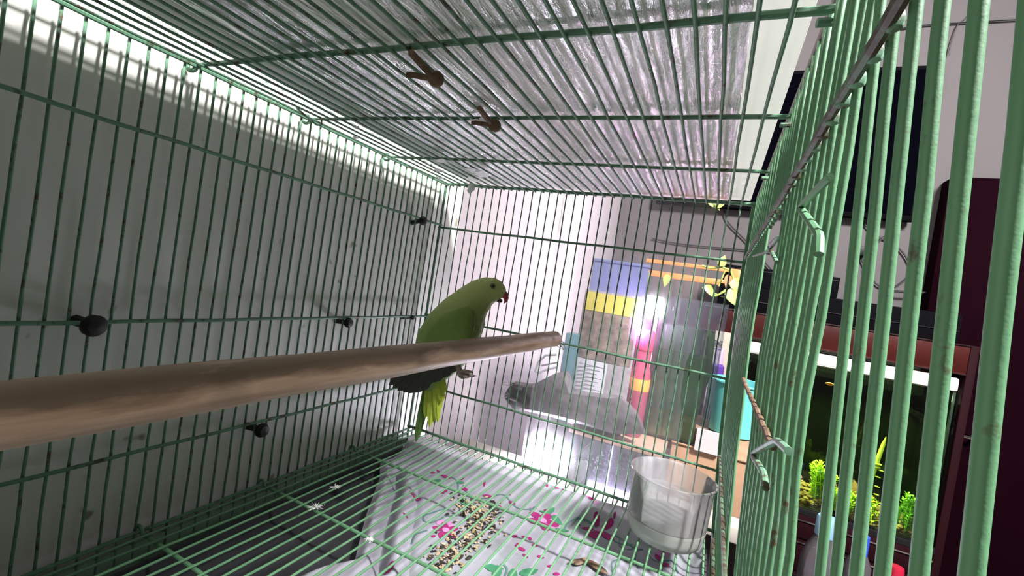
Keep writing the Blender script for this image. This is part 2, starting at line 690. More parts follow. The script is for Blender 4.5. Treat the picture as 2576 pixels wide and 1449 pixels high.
# bent wire latches on the front panel
def latch(pix, yw, label, r=0.0012):
    pts = []
    for u, v, x in pix:
        d = RM @ Vector(((u - 1288) / FPX, -(v - 724.5) / FPX, -1))
        t = (x - CAM.x) / d.x
        pts.append(CAM + d * t)
    out = [pts[0]]
    for i in range(1, len(pts) - 1):
        p, a, b = pts[i], pts[i - 1], pts[i + 1]
        out += [p.lerp(a, 0.18), p.lerp(a, 0.06).lerp(p.lerp(b, 0.06), 0.5), p.lerp(b, 0.18)]
    out.append(pts[-1])
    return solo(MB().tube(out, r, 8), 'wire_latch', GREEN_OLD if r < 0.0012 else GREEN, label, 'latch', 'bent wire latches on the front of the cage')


LX = W - 0.0058
latch([(2086, 446, LX), (2012, 522, LX), (2062, 592, LX), (2060, 640, LX)], 0, 'largest bent green wire latch, highest on the cage front below the joint rail')
latch([(1896, 644, LX + 0.0015), (1930, 634, LX), (1962, 592, LX), (1934, 620, LX), (1954, 660, LX)], 0, 'small three-armed wire latch against the far corner of the cage front', 0.0010)
latch([(1984, 1135, LX), (1955, 1108, LX), (1892, 1142, LX), (1922, 1192, LX), (1926, 1228, LX)], 0, 'lowest bent wire latch, hooked below the rusty lower rail of the cage front', 0.0011)

# ------------------------------------------------------------------ cover and films
def cover_mat(nm='fluted_plastic', ca=(0.62, 0.66, 0.61), cb=(0.80, 0.79, 0.78), fac=0.42):
    m, t, out = nt(nm)
    mp = coords(t, (1, 1, 1), False)
    wv = N(t, 'ShaderNodeTexWave', Scale=32.0, Distortion=0.3)
    wv.bands_direction = 'X'
    t.links.new(mp.outputs[0], wv.inputs['Vector'])
    n = N(t, 'ShaderNodeTexNoise', Scale=8.0, Detail=4.0)
    t.links.new(mp.outputs[0], n.inputs['Vector'])
    c = mixc(t, n.outputs['Fac'], ca, cb)
    df = N(t, 'ShaderNodeBsdfDiffuse')
    tl = N(t, 'ShaderNodeBsdfTranslucent')
    t.links.new(c, df.inputs[0])
    t.links.new(c, tl.inputs[0])
    bp = N(t, 'ShaderNodeBump', Strength=0.3, Distance=0.001)
    t.links.new(wv.outputs['Fac'], bp.inputs['Height'])
    gl = N(t, 'ShaderNodeBsdfGlossy', Roughness=0.3)
    for q in (df, gl):
        t.links.new(bp.outputs[0], q.inputs['Normal'])
    m1 = N(t, 'ShaderNodeMixShader', Fac=fac)
    t.links.new(df.outputs[0], m1.inputs[1])
    t.links.new(tl.outputs[0], m1.inputs[2])
    m2 = N(t, 'ShaderNodeMixShader', Fac=0.05)
    t.links.new(m1.outputs[0], m2.inputs[1])
    t.links.new(gl.outputs[0], m2.inputs[2])
    t.links.new(m2.outputs[0], out.inputs[0])
    return m


cv = MB().box((0.036, YN, 0.4135), (0.4455, 0.012, 0.4165), 0.0006)
solo(cv, 'plastic_sheet', cover_mat(), 'stiff greyish white plastic sheet laid over the cage roof', 'sheet', None, False)

solo(MB().box((0.034, YN, 0.4170), (0.150, -0.03, 0.4215), 0.0006), 'added_shade_board', cover_mat('grey_green_plastic', (0.40, 0.50, 0.41), (0.46, 0.55, 0.46), 0.5), 'thin grey green board added on the plastic sheet to shade the left of the roof', 'board', None, False)  # unseen board added to keep lamp light off the left roof

# cling film under the sheet, running over the roof and down the far end
FILM_TOP = film('cling_film_roof', 0.88, (0.97, 0.97, 0.97), (0.78, 0.78, 0.78), 0.15, 0.22, 1.0, 30, 0.0035, (6.0, 0.9, 1.0), fwd=0.85)
FILM_END = film('cling_film_end', 0.945, (0.96, 0.95, 0.97), (0.86, 0.84, 0.87), 0.02, 0.14, 0.35, 30, 0.003, (3.0, 1, 0.5), 0.04, 14, 0.12, frw=0.45)


def sheet_grid(fn, nu, nv):
    vs = [fn(i / (nu - 1), j / (nv - 1)) for j in range(nv) for i in range(nu)]
    fs = [(j * nu + i, j * nu + i + 1, (j + 1) * nu + i + 1, (j + 1) * nu + i) for j in range(nv - 1) for i in range(nu - 1)]
    return MB().add(vs, fs)


rip = rng.normal(0, 1, 400)


def wr(a, b):
    return (math.sin(a * 210 + 3 * math.sin(b * 17)) * 0.5 + math.sin(a * 97 + 2 + 2 * math.sin(b * 9 + a * 20)) * 0.8 + math.sin(a * 420 + b * 23) * 0.25)


film_root = thing('cling_film', 'wrinkled clear cling film over the roof and down the far end of the cage', 'film', (0.3, 0, H))
o = part(sheet_grid(lambda a, b: (0.085 + 0.335 * a, YN + (0.006 - YN) * b, 0.4108 + 0.00035 * wr(a, b)), 120, 70), 'roof_film', FILM_TOP, film_root)

fr_ = np.random.default_rng(12)
rag = fr_.uniform(0.0, 0.012, 140)
part(sheet_grid(lambda a, b: (0.0300 + 0.006 * a + (0.008 - rag[int(round(b * 139))]) * (1 - a), YN + (0.0 - YN) * b, 0.4118 + 0.0008 * math.sin(b * 300)), 3, 140), 'film_fringe', FILM_TOP, film_root)


def endf(a, b):
    xx = 0.200 + 0.2055 * a
    z = H + 0.004 - 0.445 * b
    lim = 0.006 * math.sin(b * 21) * (1 if a > 0.99 else 0)
    return (xx + lim, 0.0072 + 0.0012 * wr(a * 0.6, b * 0.7) * 0.8, z)


part(sheet_grid(endf, 70, 60), 'end_film', FILM_END, film_root)

# white plastic shreds stuck to the roof
SHRED = mat('white_shred', (0.75, 0.76, 0.74), 0.6, 0, None, 30, 0.3)


def shred(pts, label, seed):
    r = np.random.default_rng(seed)
    ps = []
    for (u, v, zz, q) in pts:
        d = RM @ Vector(((u - 1288) / FPX, -(v - 724.5) / FPX, -1))
        ps.append((CAM + d * ((zz - CAM.z) / d.z), q))
    root = thing('plastic_shred', label, 'shred', ps[0][0], 'white plastic shreds on the cage roof')
    for p, sz in ps:
        n = 13
        ring = []
        up = sz < 0.0075 and sz > 0.007
        for k in range(n):
            a = 2 * PI * k / n
            q = sz * (0.6 + 0.7 * r.random())
            ring.append((p.x + q * math.cos(a), p.y + r.normal(0, 0.0006), p.z + 1.3 * q * math.sin(a)) if up else (p.x + q * math.cos(a), p.y + q * math.sin(a), p.z + r.normal(0, 0.001)))
        vs = [(p.x, p.y - (0.0015 if up else 0), p.z - (0 if up else 0.002))] + ring + [(p.x, p.y + (0.0015 if up else 0), p.z + (0 if up else 0.001))]
        fs = [(0, 1 + k, 1 + (k + 1) % n) for k in range(n)] + [(n + 1, 1 + (k + 1) % n, 1 + k) for k in range(n)]
        part(MB().add(vs, fs), 'flake', SHRED, root)
    return root


shred([(1188, 452, 0.3990, 0.013), (1212, 440, 0.3985, 0.013), (1196, 430, 0.3995, 0.012), (1184, 471, 0.3965, 0.0072)], 'largest white plastic shred hanging where the roof meets the far end', 1)
shred([(1112, 405, 0.3995, 0.009), (1108, 430, 0.3995, 0.008), (1106, 448, 0.3995, 0.006)], 'long narrow white plastic shred in the far left corner of the roof', 2)
shred([(897, 320, 0.4022, 0.004), (895, 345, 0.4022, 0.0035)], 'tiny white plastic shred near the left edge of the roof', 3)
shred([(1200, 305, 0.4010, 0.006), (1216, 300, 0.4012, 0.005)], 'white plastic tuft around the farther rusty bolt', 4)


# ------------------------------------------------------------------ bolts hanging from the roof
def bolt(p, label):
    p = Vector(p)
    b = thing('hook_bolt', label, 'bolt', p, 'rusty hook bolts under the cage roof')
    part(MB().tube([p + Vector((0.0005, -0.026, 0.003)), p + Vector((0, -0.012, 0.001)), p], 0.0022, 8), 'shank', RUST, b)
    part(MB().lathe([(0.0003, -0.005), (0.003, -0.0046), (0.0050, -0.0025), (0.0054, 0), (0.0050, 0.0025), (0.003, 0.0046), (0.0003, 0.005)], 14, p + Vector((0.001, 0.002, -0.0006))), 'head', RUST, b)
    part(MB().tube([p + Vector((0.001, 0.001, -0.001)), p + Vector((-0.013, -0.006, -0.001)), p + Vector((-0.0165, -0.0065, -0.0015))], 0.0021, 8), 'peg', RUST, b)
    return b


bolt((0.2300, -0.371, 0.397), 'rusty hook bolt under the roof, nearer of the two, with a side peg')
bolt((0.2325, -0.286, 0.397), 'rusty hook bolt under the roof, farther of the two, with white plastic around it')


# black screw knobs on the left side
def knob(y, z, s, tail, label):
    b = thing('screw_knob', label, 'knob', (0.004, y, z), 'black screw knobs on the left side of the cage')
    part(MB().lathe([(0.0003, -0.0036 * s), (0.0028 * s, -0.0033 * s), (0.0046 * s, -0.0014 * s), (0.0048 * s, 0.0008 * s), (0.0036 * s, 0.003 * s), (0.0003, 0.0037 * s)], 16, (0.0042, y, z), (1, 0.1, 0)), 'head', BLACK_PLASTIC, b)
    part(MB().tube([(0.0035, y, z), (XW - 0.003, y + tail[0], z + tail[1])], [0.0022 * s, 0.0026 * s], 8), 'shank', BLACK_PLASTIC, b)


knob(-0.4380, 0.1853, 1.75, (-0.004, 0.001), 'large black screw knob on the left side near the viewer')
knob(-0.1767, 0.1812, 1.35, (-0.004, -0.001), 'black screw knob above the perch, left of the bird')
knob(-0.2800, 0.0655, 1.6, (-0.005, 0.001), 'black screw knob below the perch on the lowest side rail')
knob(-0.0540, 0.3365, 1.45, (-0.003, -0.006), 'highest black screw knob, by the far corner of the left side')
knob(-0.0430, 0.1860, 0.8, (-0.003, -0.004), 'smallest screw knob, behind the back of the bird')
# spring hook on the roof edge
solo(MB().tube([(0.026, -0.312, 0.4028), (0.024, -0.292, 0.398), (0.022, -0.283, 0.397), (0.0245, -0.279, 0.3985), (0.030, -0.285, 0.4028)], 0.0011, 8), 'wire_hook', GREEN_OLD, 'small bent wire hook near the left edge of the roof', 'hook')

# ------------------------------------------------------------------ tray, cloth, husks
TRAY = mat('dark_tray_plastic', (0.022, 0.023, 0.026), 0.6, 0, (0.035, 0.036, 0.04), 18, 0.1)
tr = MB()
tr.box((0.004, YN, -0.052), (0.462, -0.001, -0.047))
tr.box((0.004, YN, -0.047), (0.0075, -0.001, -0.028))
tr.box((0.4585, YN, -0.047), (0.462, -0.001, -0.022))
tr.box((0.0075, -0.0045, -0.047), (0.4585, -0.001, -0.030))
tray = solo(tr, 'cage_tray', TRAY, 'dark grey slide-out tray under the wire floor', 'tray', None, False)
ft = MB()
for fx in (0.01, 0.43):
    for fy in (-0.68, -0.02):
        ft.box((fx, fy, TZ), (fx + 0.012, fy + 0.012, -0.052))
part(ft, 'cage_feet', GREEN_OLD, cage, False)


def edge_x(y):
    """left edge of the cloth"""
    ys = [-0.72, -0.40, -0.31, -0.293, -0.265, -0.20, -0.11, -0.075, 0.01]
    xs = [0.12, 0.125, 0.118, 0.122, 0.142, 0.096, 0.040, 0.010, 0.010]
    return float(np.interp(y, ys, xs))


def cloth_z(x, y):
    s = x - edge_x(y)
    z = -0.0335 + 0.0016 * math.sin(x * 40 + y * 23) + 0.001 * math.sin(x * 90 - y * 70)
    # pleats running along the left edge
    f = math.exp(-((s - 0.012) / 0.009) ** 2) * 0.010 - math.exp(-((s - 0.030) / 0.007) ** 2) * 0.011 + math.exp(-((s - 0.048) / 0.010) ** 2) * 0.009 - math.exp(-((s - 0.066) / 0.005) ** 2) * 0.004
    z += f * min(1, max(0, (-0.02 - y) / 0.06))
    # soft billows towards the right
    z += 0.004 * math.exp(-((x - 0.34) / 0.04) ** 2 - ((y + 0.10) / 0.05) ** 2)
    # climbs over the far rim of the tray
    k = min(1, max(0, (y + 0.034) / 0.031))
    z += (k * k * (3 - 2 * k)) * 0.0245
    k = min(1, max(0, (x - 0.437) / 0.02))
    z += k * k * 0.008
    return min(z, -0.0035)


CLOTH = nt('white_cloth')
m, t, out = CLOTH
df = N(t, 'ShaderNodeBsdfDiffuse')
df.inputs[0].default_value = (0.74, 0.74, 0.78, 1)
tl = N(t, 'ShaderNodeBsdfTranslucent')
tl.inputs[0].default_value = (0.60, 0.54, 0.54, 1)
mx = N(t, 'ShaderNodeMixShader', Fac=0.3)
mp = coords(t, (1, 1, 1), False)
n = N(t, 'ShaderNodeTexNoise', Scale=60.0, Detail=5.0)
t.links.new(mp.outputs[0], n.inputs['Vector'])
bp = N(t, 'ShaderNodeBump', Strength=0.25, Distance=0.003)
t.links.new(n.outputs['Fac'], bp.inputs['Height'])
n3 = N(t, 'ShaderNodeTexNoise', Scale=22.0, Detail=3.0)
t.links.new(mp.outputs[0], n3.inputs['Vector'])
cc = mixc(t, ramp(t, n3.outputs['Fac'], [(0.45, (0, 0, 0)), (0.75, (1, 1, 1))]).outputs[0], (0.42, 0.42, 0.48), (0.34, 0.38, 0.39))
t.links.new(cc, df.inputs[0])
t.links.new(bp.outputs[0], df.inputs['Normal'])
t.links.new(df.outputs[0], mx.inputs[1])
t.links.new(tl.outputs[0], mx.inputs[2])
t.links.new(mx.outputs[0], out.inputs[0])
CLOTH = m
NY, NX = 150, 110
vs, fs = [], []
for j in range(NY):
    y = -0.60 + 0.600 * j / (NY - 1)
    for i in range(NX):
        x0 = edge_x(y)
        x = x0 + (0.4575 - x0) * (i / (NX - 1)) ** 1.15
        vs.append((x, y, cloth_z(x, y)))
for j in range(NY - 1):
    for i in range(NX - 1):
        fs.append((j * NX + i, j * NX + i + 1, (j + 1) * NX + i + 1, (j + 1) * NX + i))
croot = thing('flowered_cloth', 'white cloth printed with magenta flowers, spread in the tray under the wire floor', 'cloth', (0.3, -0.2, -0.046))
part(MB().add(vs, fs), 'cloth_sheet', CLOTH, croot)
# the print: petals, leaves and stems laid on the cloth
PET = mat('magenta_print', (0.26, 0.006, 0.11), 0.8)
PINK = mat('pink_print', (0.42, 0.20, 0.38), 0.8)
LEAFP = mat('green_print', (0.035, 0.19, 0.09), 0.8)
STEM = mat('dark_green_print', (0.07, 0.17, 0.15), 0.8)


def fl(u, v):
    d = RM @ Vector(((u - 1288) / FPX, -(v - 724.5) / FPX, -1))
    z = -0.033
    for _ in range(4):
        p = CAM + d * ((z - CAM.z) / d.z)
        z = cloth_z(p.x, min(0, p.y))
    return p


def blob(mb, p, rx, ry, a, n=12, jag=0.0, lift=0.0007):
    if p.y > -0.04:
        ry *= 0.6
        rx *= 0.8
    if p.x > 0.44:
        return
    if p.x > 0.42:
        rx *= 0.6
    ca, sa = math.cos(a), math.sin(a)
    vs = []
    for k in range(n):
        t = 2 * PI * k / n
        q = 1 + jag * (random.random() - 0.5)
        ex, ey = rx * q * math.cos(t), ry * q * math.sin(t)
        x, y = p.x + ex * ca - ey * sa, min(-0.0005, p.y + ex * sa + ey * ca)
        vs.append((x, y, cloth_z(x, y) + lift))
    vs.append((p.x, p.y, cloth_z(p.x, min(-0.0005, p.y)) + lift))
    mb.add(vs, [(k, (k + 1) % n, n) for k in range(n)])


mp_, mk_, ml_, ms_ = MB(), MB(), MB(), MB()
for u, v, s in ((1064, 1197, 1), (1089, 1165, 1.1), (1102, 1186, 1), (1124, 1156, 1.1), (1129, 1180, 1.2), (1169, 1166, 1.1), (1174, 1191, 1.2), (1224, 1181, .9), (1232, 1204, 1.3),
                (1287, 1206, .6), (1295, 1222, 1.0), (1036, 1242, 1), (1048, 1259, 1.2), (1112, 1240, .8), (1121, 1236, .8), (1256, 1277, 1.0), (1272, 1283, .9), (1020, 1297, .7), (981, 1428, 1.3),
                (1375, 1218, 1), (1400, 1228, 1), (1420, 1232, 1), (1385, 1245, 1.4), (1489, 1255, 1.3), (1548, 1283, .8), (1295, 1350, .8), (1320, 1352, .8), (1333, 1356, .7),
                (1302, 1372, .8), (1312, 1382, .9), (1345, 1373, .7), (1322, 1400, .7), (1360, 1402, .8), (1400, 1445, .8), (1383, 1425, .7), (1459, 1311, .5), (1090, 1350, .6), (1660, 1375, 1.2), (1680, 1372, 1.1), (1684, 1385, .9), (1745, 1402, 1.3), (1770, 1412, 1.3)):
    blob(mp_, fl(u, v), 0.0052 * s, 0.0033 * s, random.uniform(0, PI), 10, 0.25)
for cx, cy, s in ((1365, 1310, 1.5), (1505, 1335, 1.6), (1122, 1335, 1.1)):
    c = fl(cx, cy)
    for k in range(5):
        a = 2 * PI * k / 5 + cx
        blob(mp_, c + Vector((math.cos(a), math.sin(a), 0)) * 0.0085 * s, 0.0062 * s, 0.0044 * s, a, 12, 0.2)
    blob(mk_, c, 0.004 * s, 0.004 * s, 0, 10, 0.2, 0.0011)
for u, v, s in ((1120, 1318, 1.6), (1395, 1255, 1.6), (1385, 1322, 1.5), (1665, 1390, 1.6), (1480, 1248, 1.2), (1350, 1232, 1.2), (1500, 1262, .8)):
    blob(mk_, fl(u, v), 0.007 * s, 0.005 * s, 0.5, 12, 0.3, 0.0005)
for u, v, a, s in ((1372, 1290, .3, 1.3), (1385, 1288, 1.2, 1.1), (1400, 1308, 2.4, 1.3), (1415, 1335, .5, 1), (1240, 1430, .4, 1.2), (1250, 1440, 2, 1.2), (1330, 1440, 1, 1.3), (1290, 1445, 2, 1.1),
                   (1160, 1190, .5, .8), (1100, 1210, 1.2, .8), (1165, 1262, 2, 1.1), (1180, 1272, .8, 1.0)):
    blob(ml_, fl(u, v), 0.0085 * s, 0.0045 * s, a, 10, 0.35)


def stem(pix, wd=0.0011):
    pts = [fl(u, v) for u, v in pix]
    # smooth the polyline
    q = []
    for i in range(len(pts) - 1):
        p0 = pts[max(0, i - 1)]
        p1, p2 = pts[i], pts[i + 1]
        p3 = pts[min(len(pts) - 1, i + 2)]
        for t in np.linspace(0, 1, 8, endpoint=False):
            q.append(0.5 * ((2 * p1) + (p2 - p0) * t + (2 * p0 - 5 * p1 + 4 * p2 - p3) * t * t + (3 * p1 - p0 - 3 * p2 + p3) * t ** 3))
    q.append(pts[-1])
    vs, fs = [], []
    for i, p in enumerate(q):
        d = (q[min(i + 1, len(q) - 1)] - q[max(i - 1, 0)])
        d = Vector((-d.y, d.x, 0)).normalized() * wd
        for s in (-1, 1):
            x, y = p.x + d.x * s, min(-0.0005, p.y + d.y * s)
            vs.append((x, y, cloth_z(x, y) + 0.0006))
    for i in range(len(q) - 1):
        fs.append((2 * i, 2 * i + 1, 2 * i + 3, 2 * i + 2))
    ms_.add(vs, fs)


stem([(1165, 1220), (1185, 1248), (1225, 1255), (1265, 1245), (1310, 1240), (1340, 1256), (1345, 1275), (1333, 1285)])
stem([(1428, 1285), (1435, 1270), (1455, 1264), (1490, 1275), (1530, 1300), (1570, 1318), (1600, 1320)])
stem([(1530, 1300), (1525, 1325), (1545, 1345), (1580, 1353), (1615, 1345)])
stem([(1065, 1310), (1068, 1298), (1095, 1288), (1120, 1280)])
stem([(1065, 1310), (1080, 1316), (1105, 1308), (1120, 1300), (1150, 1298)])
stem([(1035, 1370), (1042, 1350), (1058, 1340), (1075, 1335)])
stem([(1620, 1360), (1600, 1385), (1597, 1410), (1605, 1430)], 0.0014)
stem([(1560, 1350), (1560, 1375), (1585, 1383), (1600, 1372)], 0.0007)
stem([(1640, 1370), (1632, 1395), (1650, 1412), (1690, 1412), (1715, 1395), (1705, 1375)], 0.0007)
stem([(1135, 1200), (1150, 1212), (1152, 1230), (1140, 1245)])
stem([(1255, 1440), (1262, 1420), (1275, 1432), (1270, 1449)])
stem([(1540, 1440), (1540, 1415), (1560, 1408), (1580, 1415)], 0.0008)
for mb, m, nm in ((mp_, PET, 'printed_petals'), (mk_, PINK, 'printed_petal_shading'), (ml_, LEAFP, 'printed_leaves'), (ms_, STEM, 'printed_stems')):
    o = part(mb, nm, m, croot)
    o['kind'] = 'stuff'

# seed husks
HUSK = mat('pale_husk', (0.44, 0.37, 0.22), 0.8, 0, (0.30, 0.21, 0.11), 300)
HUSKD = mat('dark_husk', (0.018, 0.012, 0.008), 0.7)


def husk_field(n, line, spread, sizes, seed):
    r = np.random.default_rng(seed)
    mb = MB()
    for _ in range(n):
        k = r.random()
        u = np.interp(k, [0, .33, .66, 1], [q[0] for q in line]) + r.normal(0, spread)
        v = np.interp(k, [0, .33, .66, 1], [q[1] for q in line]) + r.normal(0, spread * 0.55)
        p = fl(u, v)
        if p.y > -0.02 or p.x < edge_x(p.y) + 0.02:
            continue
        s = r.uniform(*sizes)
        z = cloth_z(p.x, p.y) + s * 0.35 + 0.0008
        a, b = r.uniform(0, 2 * PI), r.uniform(-0.6, 0.6)
        R = Euler((b, r.uniform(-.5, .5), a)).to_matrix()
        prof = []
        for (x, y, zz) in ((-1, 0, 0), (-.4, .5, .1), (.5, .45, .1), (1, 0, 0), (.5, -.45, .1), (-.4, -.5, .1), (0, 0, .5), (0, 0, -.25)):
            q = R @ Vector((x * s, y * s, zz * s))
            prof.append((p.x + q.x, p.y + q.y, z + q.z))
        mb.add(prof, [(k, (k + 1) % 6, 6) for k in range(6)] + [((k + 1) % 6, k, 7) for k in range(6)])
    return mb


LINE = [(1170, 1265), (1225, 1300), (1170, 1365), (1100, 1425)]
a = husk_field(330, LINE, 24, (0.0016, 0.0034), 5)
o = solo(a, 'seed_husks', HUSK, 'pale seed husks scattered across the flowered cloth', 'husks', None, True, 'stuff')
a = husk_field(150, LINE, 30, (0.0020, 0.0042), 6)
o = solo(a, 'seed_shells', HUSKD, 'dark seed shells scattered among the pale husks', 'shells', None, True, 'stuff')
POD = mat('brown_pod', (0.10, 0.055, 0.03), 0.6, 0, (0.22, 0.15, 0.09), 120)


def pod(u, v, L, wd, a, label):
    p = fl(u, v)
    secs = []
    d = Vector((math.cos(a), math.sin(a), 0.0))
    sd = Vector((-d.y, d.x, 0))
    for k in np.linspace(-1, 1, 9):
        q = math.sqrt(max(0.02, 1 - k * k))
        secs.append((p + d * L * k + Vector((0, 0, wd * 0.6 + 0.0012)), sd * wd * q, Vector((0, 0, wd * 0.55 * q))))
    return solo(MB().loft(secs, 10), 'seed_pod', POD, label, 'pod', 'brown seed pods on the cloth')


pod(1447, 1418, 0.010, 0.0028, 0.95, 'narrow brown seed pod lying leftmost of the three on the cloth')
pod(1460, 1420, 0.011, 0.0038, 1.15, 'upright brown seed pod beside the narrow one')
pod(1500, 1434, 0.014, 0.0046, -0.35, 'largest flat brown seed pod, right of the other two')

# white down feathers on the bare tray side
DOWN = mat('white_down', (0.8, 0.8, 0.78), 0.9)


def down(u, v, z, s, label, seed):
    d = RM @ Vector(((u - 1288) / FPX, -(v - 724.5) / FPX, -1))
    p = CAM + d * ((z - CAM.z) / d.z)
    r = np.random.default_rng(seed)
    mb = MB()
    for _ in range(34):
        q = Vector(r.normal(0, 1, 3)).normalized()
        q.z = abs(q.z) * 0.7
        L = s * r.uniform(0.4, 1)
        mb.tube([p, p + q * L * 0.5, p + q * L + Vector((0, 0, -0.001))], [0.0004, 0.0003, 0.00012], 4)
    return solo(mb, 'down_feather', DOWN, label, 'feather', 'white down feathers on the wire floor')


down(795, 1278, 0.0025, 0.010, 'white down feather caught on a cross wire of the floor', 1)
down(845, 1226, 0.0025, 0.008, 'small white down feather nearer the left wall', 2)
down(930, 1358, 0.0025, 0.006, 'pale down tuft at the edge of the cloth', 3)

# ------------------------------------------------------------------ perch
def perch_mat():
    m, t, out = nt('bare_wood')
    b = N(t, 'ShaderNodeBsdfPrincipled', Roughness=0.55)
    mp = coords(t, (60, 5, 60))
    n = N(t, 'ShaderNodeTexNoise', Scale=1.6, Detail=6.0, Roughness=0.6)
    t.links.new(mp.outputs[0], n.inputs['Vector'])
    r = ramp(t, n.outputs['Fac'], [(0.32, (0.26, 0.15, 0.085)), (0.52, (0.44, 0.30, 0.20)), (0.72, (0.55, 0.41, 0.29))])
    mp2 = coords(t, (40, 9, 40))
    n2 = N(t, 'ShaderNodeTexNoise', Scale=1.5, Detail=5.0, Roughness=0.65)
    t.links.new(mp2.outputs[0], n2.inputs['Vector'])
    # darker brown blotches, denser towards the upper face
    c = t.nodes.new('ShaderNodeTexCoord')
    sx = t.nodes.new('ShaderNodeSeparateXYZ')
    t.links.new(c.outputs['Object'], sx.inputs[0])
    mr = N(t, 'ShaderNodeMapRange')
    mr.inputs['From Min'].default_value = -0.002
    mr.inputs['From Max'].default_value = 0.006
    mr.inputs['To Min'].default_value = 0.0
    mr.inputs['To Max'].default_value = 0.28
    t.links.new(sx.outputs['Z'], mr.inputs[0])
    ad = N(t, 'ShaderNodeMath', operation='ADD')
    t.links.new(mr.outputs[0], ad.inputs[0])
    t.links.new(n2.outputs['Fac'], ad.inputs[1])
    r2 = ramp(t, ad.outputs[0], [(0.56, (0, 0, 0)), (0.78, (0.85, 0.85, 0.85))])
    cc = mixc(t, r2.outputs[0], r.outputs[0], (0.12, 0.075, 0.04))
    t.links.new(cc, b.inputs['Base Color'])
    bp = N(t, 'ShaderNodeBump', Strength=0.35, Distance=0.001)
    t.links.new(n.outputs['Fac'], bp.inputs['Height'])
    t.links.new(bp.outputs[0], b.inputs['Normal'])
    t.links.new(b.outputs[0], out.inputs[0])
    return m


PX = 0.2252
pm = MB()
pts, rs = [], []
for k in np.linspace(0, 1, 60):
    y = -0.66 + 0.657 * k
    z = 0.2030 - 0.0085 * k
    pts.append((PX + 0.0004 * math.sin(y * 30), y, z))
    rs.append(0.0112 + 0.0002 * math.sin(y * 47))
pts += [(PX, -0.0015, 0.1945), (PX, -0.0006, 0.1945)]
rs += [0.0102, 0.0085]
pm.tube(pts, rs, 24)
pc = Vector((PX, -0.33, 0.1985))
pm.v = [(x - pc.x, y - pc.y, z - pc.z - 0.0085 * (-(y + 0.33) / 0.657)) for x, y, z in pm.v]
perch_o = pm.build('wooden_perch', perch_mat())
perch_o.location = pc
perch_o.rotation_euler = (math.atan(-0.0085 / 0.657), 0, 0)
tag(perch_o, 'round bare wood perch running the length of the cage, darker on top', 'perch')
PERCH_TIE = MB()
for k in range(3):
    PERCH_TIE.tube([(PX + 0.013 * math.cos(t) + 0.004, -0.004 + 0.0065 * math.sin(t), 0.188 + 0.004 * k - 0.006 * math.cos(t)) for t in np.linspace(0, 2 * PI, 16)], 0.0006, 5)
solo(PERCH_TIE, 'tie_wire', STEEL, 'thin pale wire tying the far end of the perch to the cage', 'wire')

# ------------------------------------------------------------------ parakeet
FW = (RM @ Vector((0, 0, -1))).normalized()
SC = 1 / FPX
D0 = 0.480


def bp_(u, v, dd=0.0):
    return deep(u, v, D0 + dd)


def bird_mat(name, top, low, bump=0.5, scale=150):
    m, t, out = nt(name)
    b = N(t, 'ShaderNodeBsdfPrincipled', Roughness=0.75)
    mp = coords(t, (1, 1, 1))
    v = N(t, 'ShaderNodeTexVoronoi', Scale=scale)
    t.links.new(mp.outputs[0], v.inputs['Vector'])
    n = N(t, 'ShaderNodeTexNoise', Scale=40.0, Detail=5.0)
    t.links.new(mp.outputs[0], n.inputs['Vector'])
    c = mixc(t, n.outputs['Fac'], top, low)
    t.links.new(c, b.inputs['Base Color'])
    bp = N(t, 'ShaderNodeBump', Strength=bump, Distance=0.002)
    t.links.new(v.outputs['Distance'], bp.inputs['Height'])
    t.links.new(bp.outputs[0], b.inputs['Normal'])
    b.inputs['Sheen Weight'].default_value = 0.15
    t.links.new(b.outputs[0], out.inputs[0])
    return m


def body_mat():
    m = bird_mat('green_plumage', (0.145, 0.235, 0.045), (0.22, 0.32, 0.085), 0.35, 170)
    t = m.node_tree
    b = [n for n in t.nodes if n.type == 'BSDF_PRINCIPLED'][0]
    src = b.inputs['Base Color'].links[0].from_socket
    # head and breast feathers are yellower, legs bare and grey
    c = t.nodes.new('ShaderNodeTexCoord')
    sx = t.nodes.new('ShaderNodeSeparateXYZ')
    t.links.new(c.outputs['Object'], sx.inputs[0])
    mr = N(t, 'ShaderNodeMapRange')
    mr.inputs['From Min'].default_value = 0.015
    mr.inputs['From Max'].default_value = 0.060
    t.links.new(sx.outputs['Z'], mr.inputs[0])
    c2 = mixc(t, mr.outputs[0], src, (0.36, 0.42, 0.14))
    t.links.new(c2, b.inputs['Base Color'])
    return m


bird_loc = bp_(1140, 860)
bird = thing('parakeet', 'green parakeet with red beak and dark wing tips gripping the far side of the perch', 'parakeet', bird_loc)
secs = []
RGT = (RM @ Vector((1, 0, 0))).normalized()
UPV = (RM @ Vector((0, 1, 0))).normalized()
spine = [(1271, 742, 5, .7), (1266, 738, 15, .8), (1256, 734, 26, .85), (1243, 731, 33, .92), (1228, 732, 36.5, .95), (1211, 740, 41, .92), (1190, 758, 47, .92), (1166, 788, 60, .92), (1142, 826, 72, .86), (1117, 868, 74, .82),
         (1098, 908, 62, .78), (1088, 942, 40, .75), (1080, 968, 22, .7), (1076, 984, 10, .6)]
P2 = [Vector((u, v)) for u, v, _, _ in spine]
for i, (u, v, h, k) in enumerate(spine):
    d = (P2[min(i + 1, len(P2) - 1)] - P2[max(0, i - 1)]).normalized()
    n2 = Vector((-d.y, d.x))
    n3 = RGT * n2.x - UPV * n2.y
    px = D0 * SC
    secs.append((bp_(u, v), n3 * h * px, FW * h * px * k))
bmb = MB().loft(secs, 28)
BODY = body_mat()
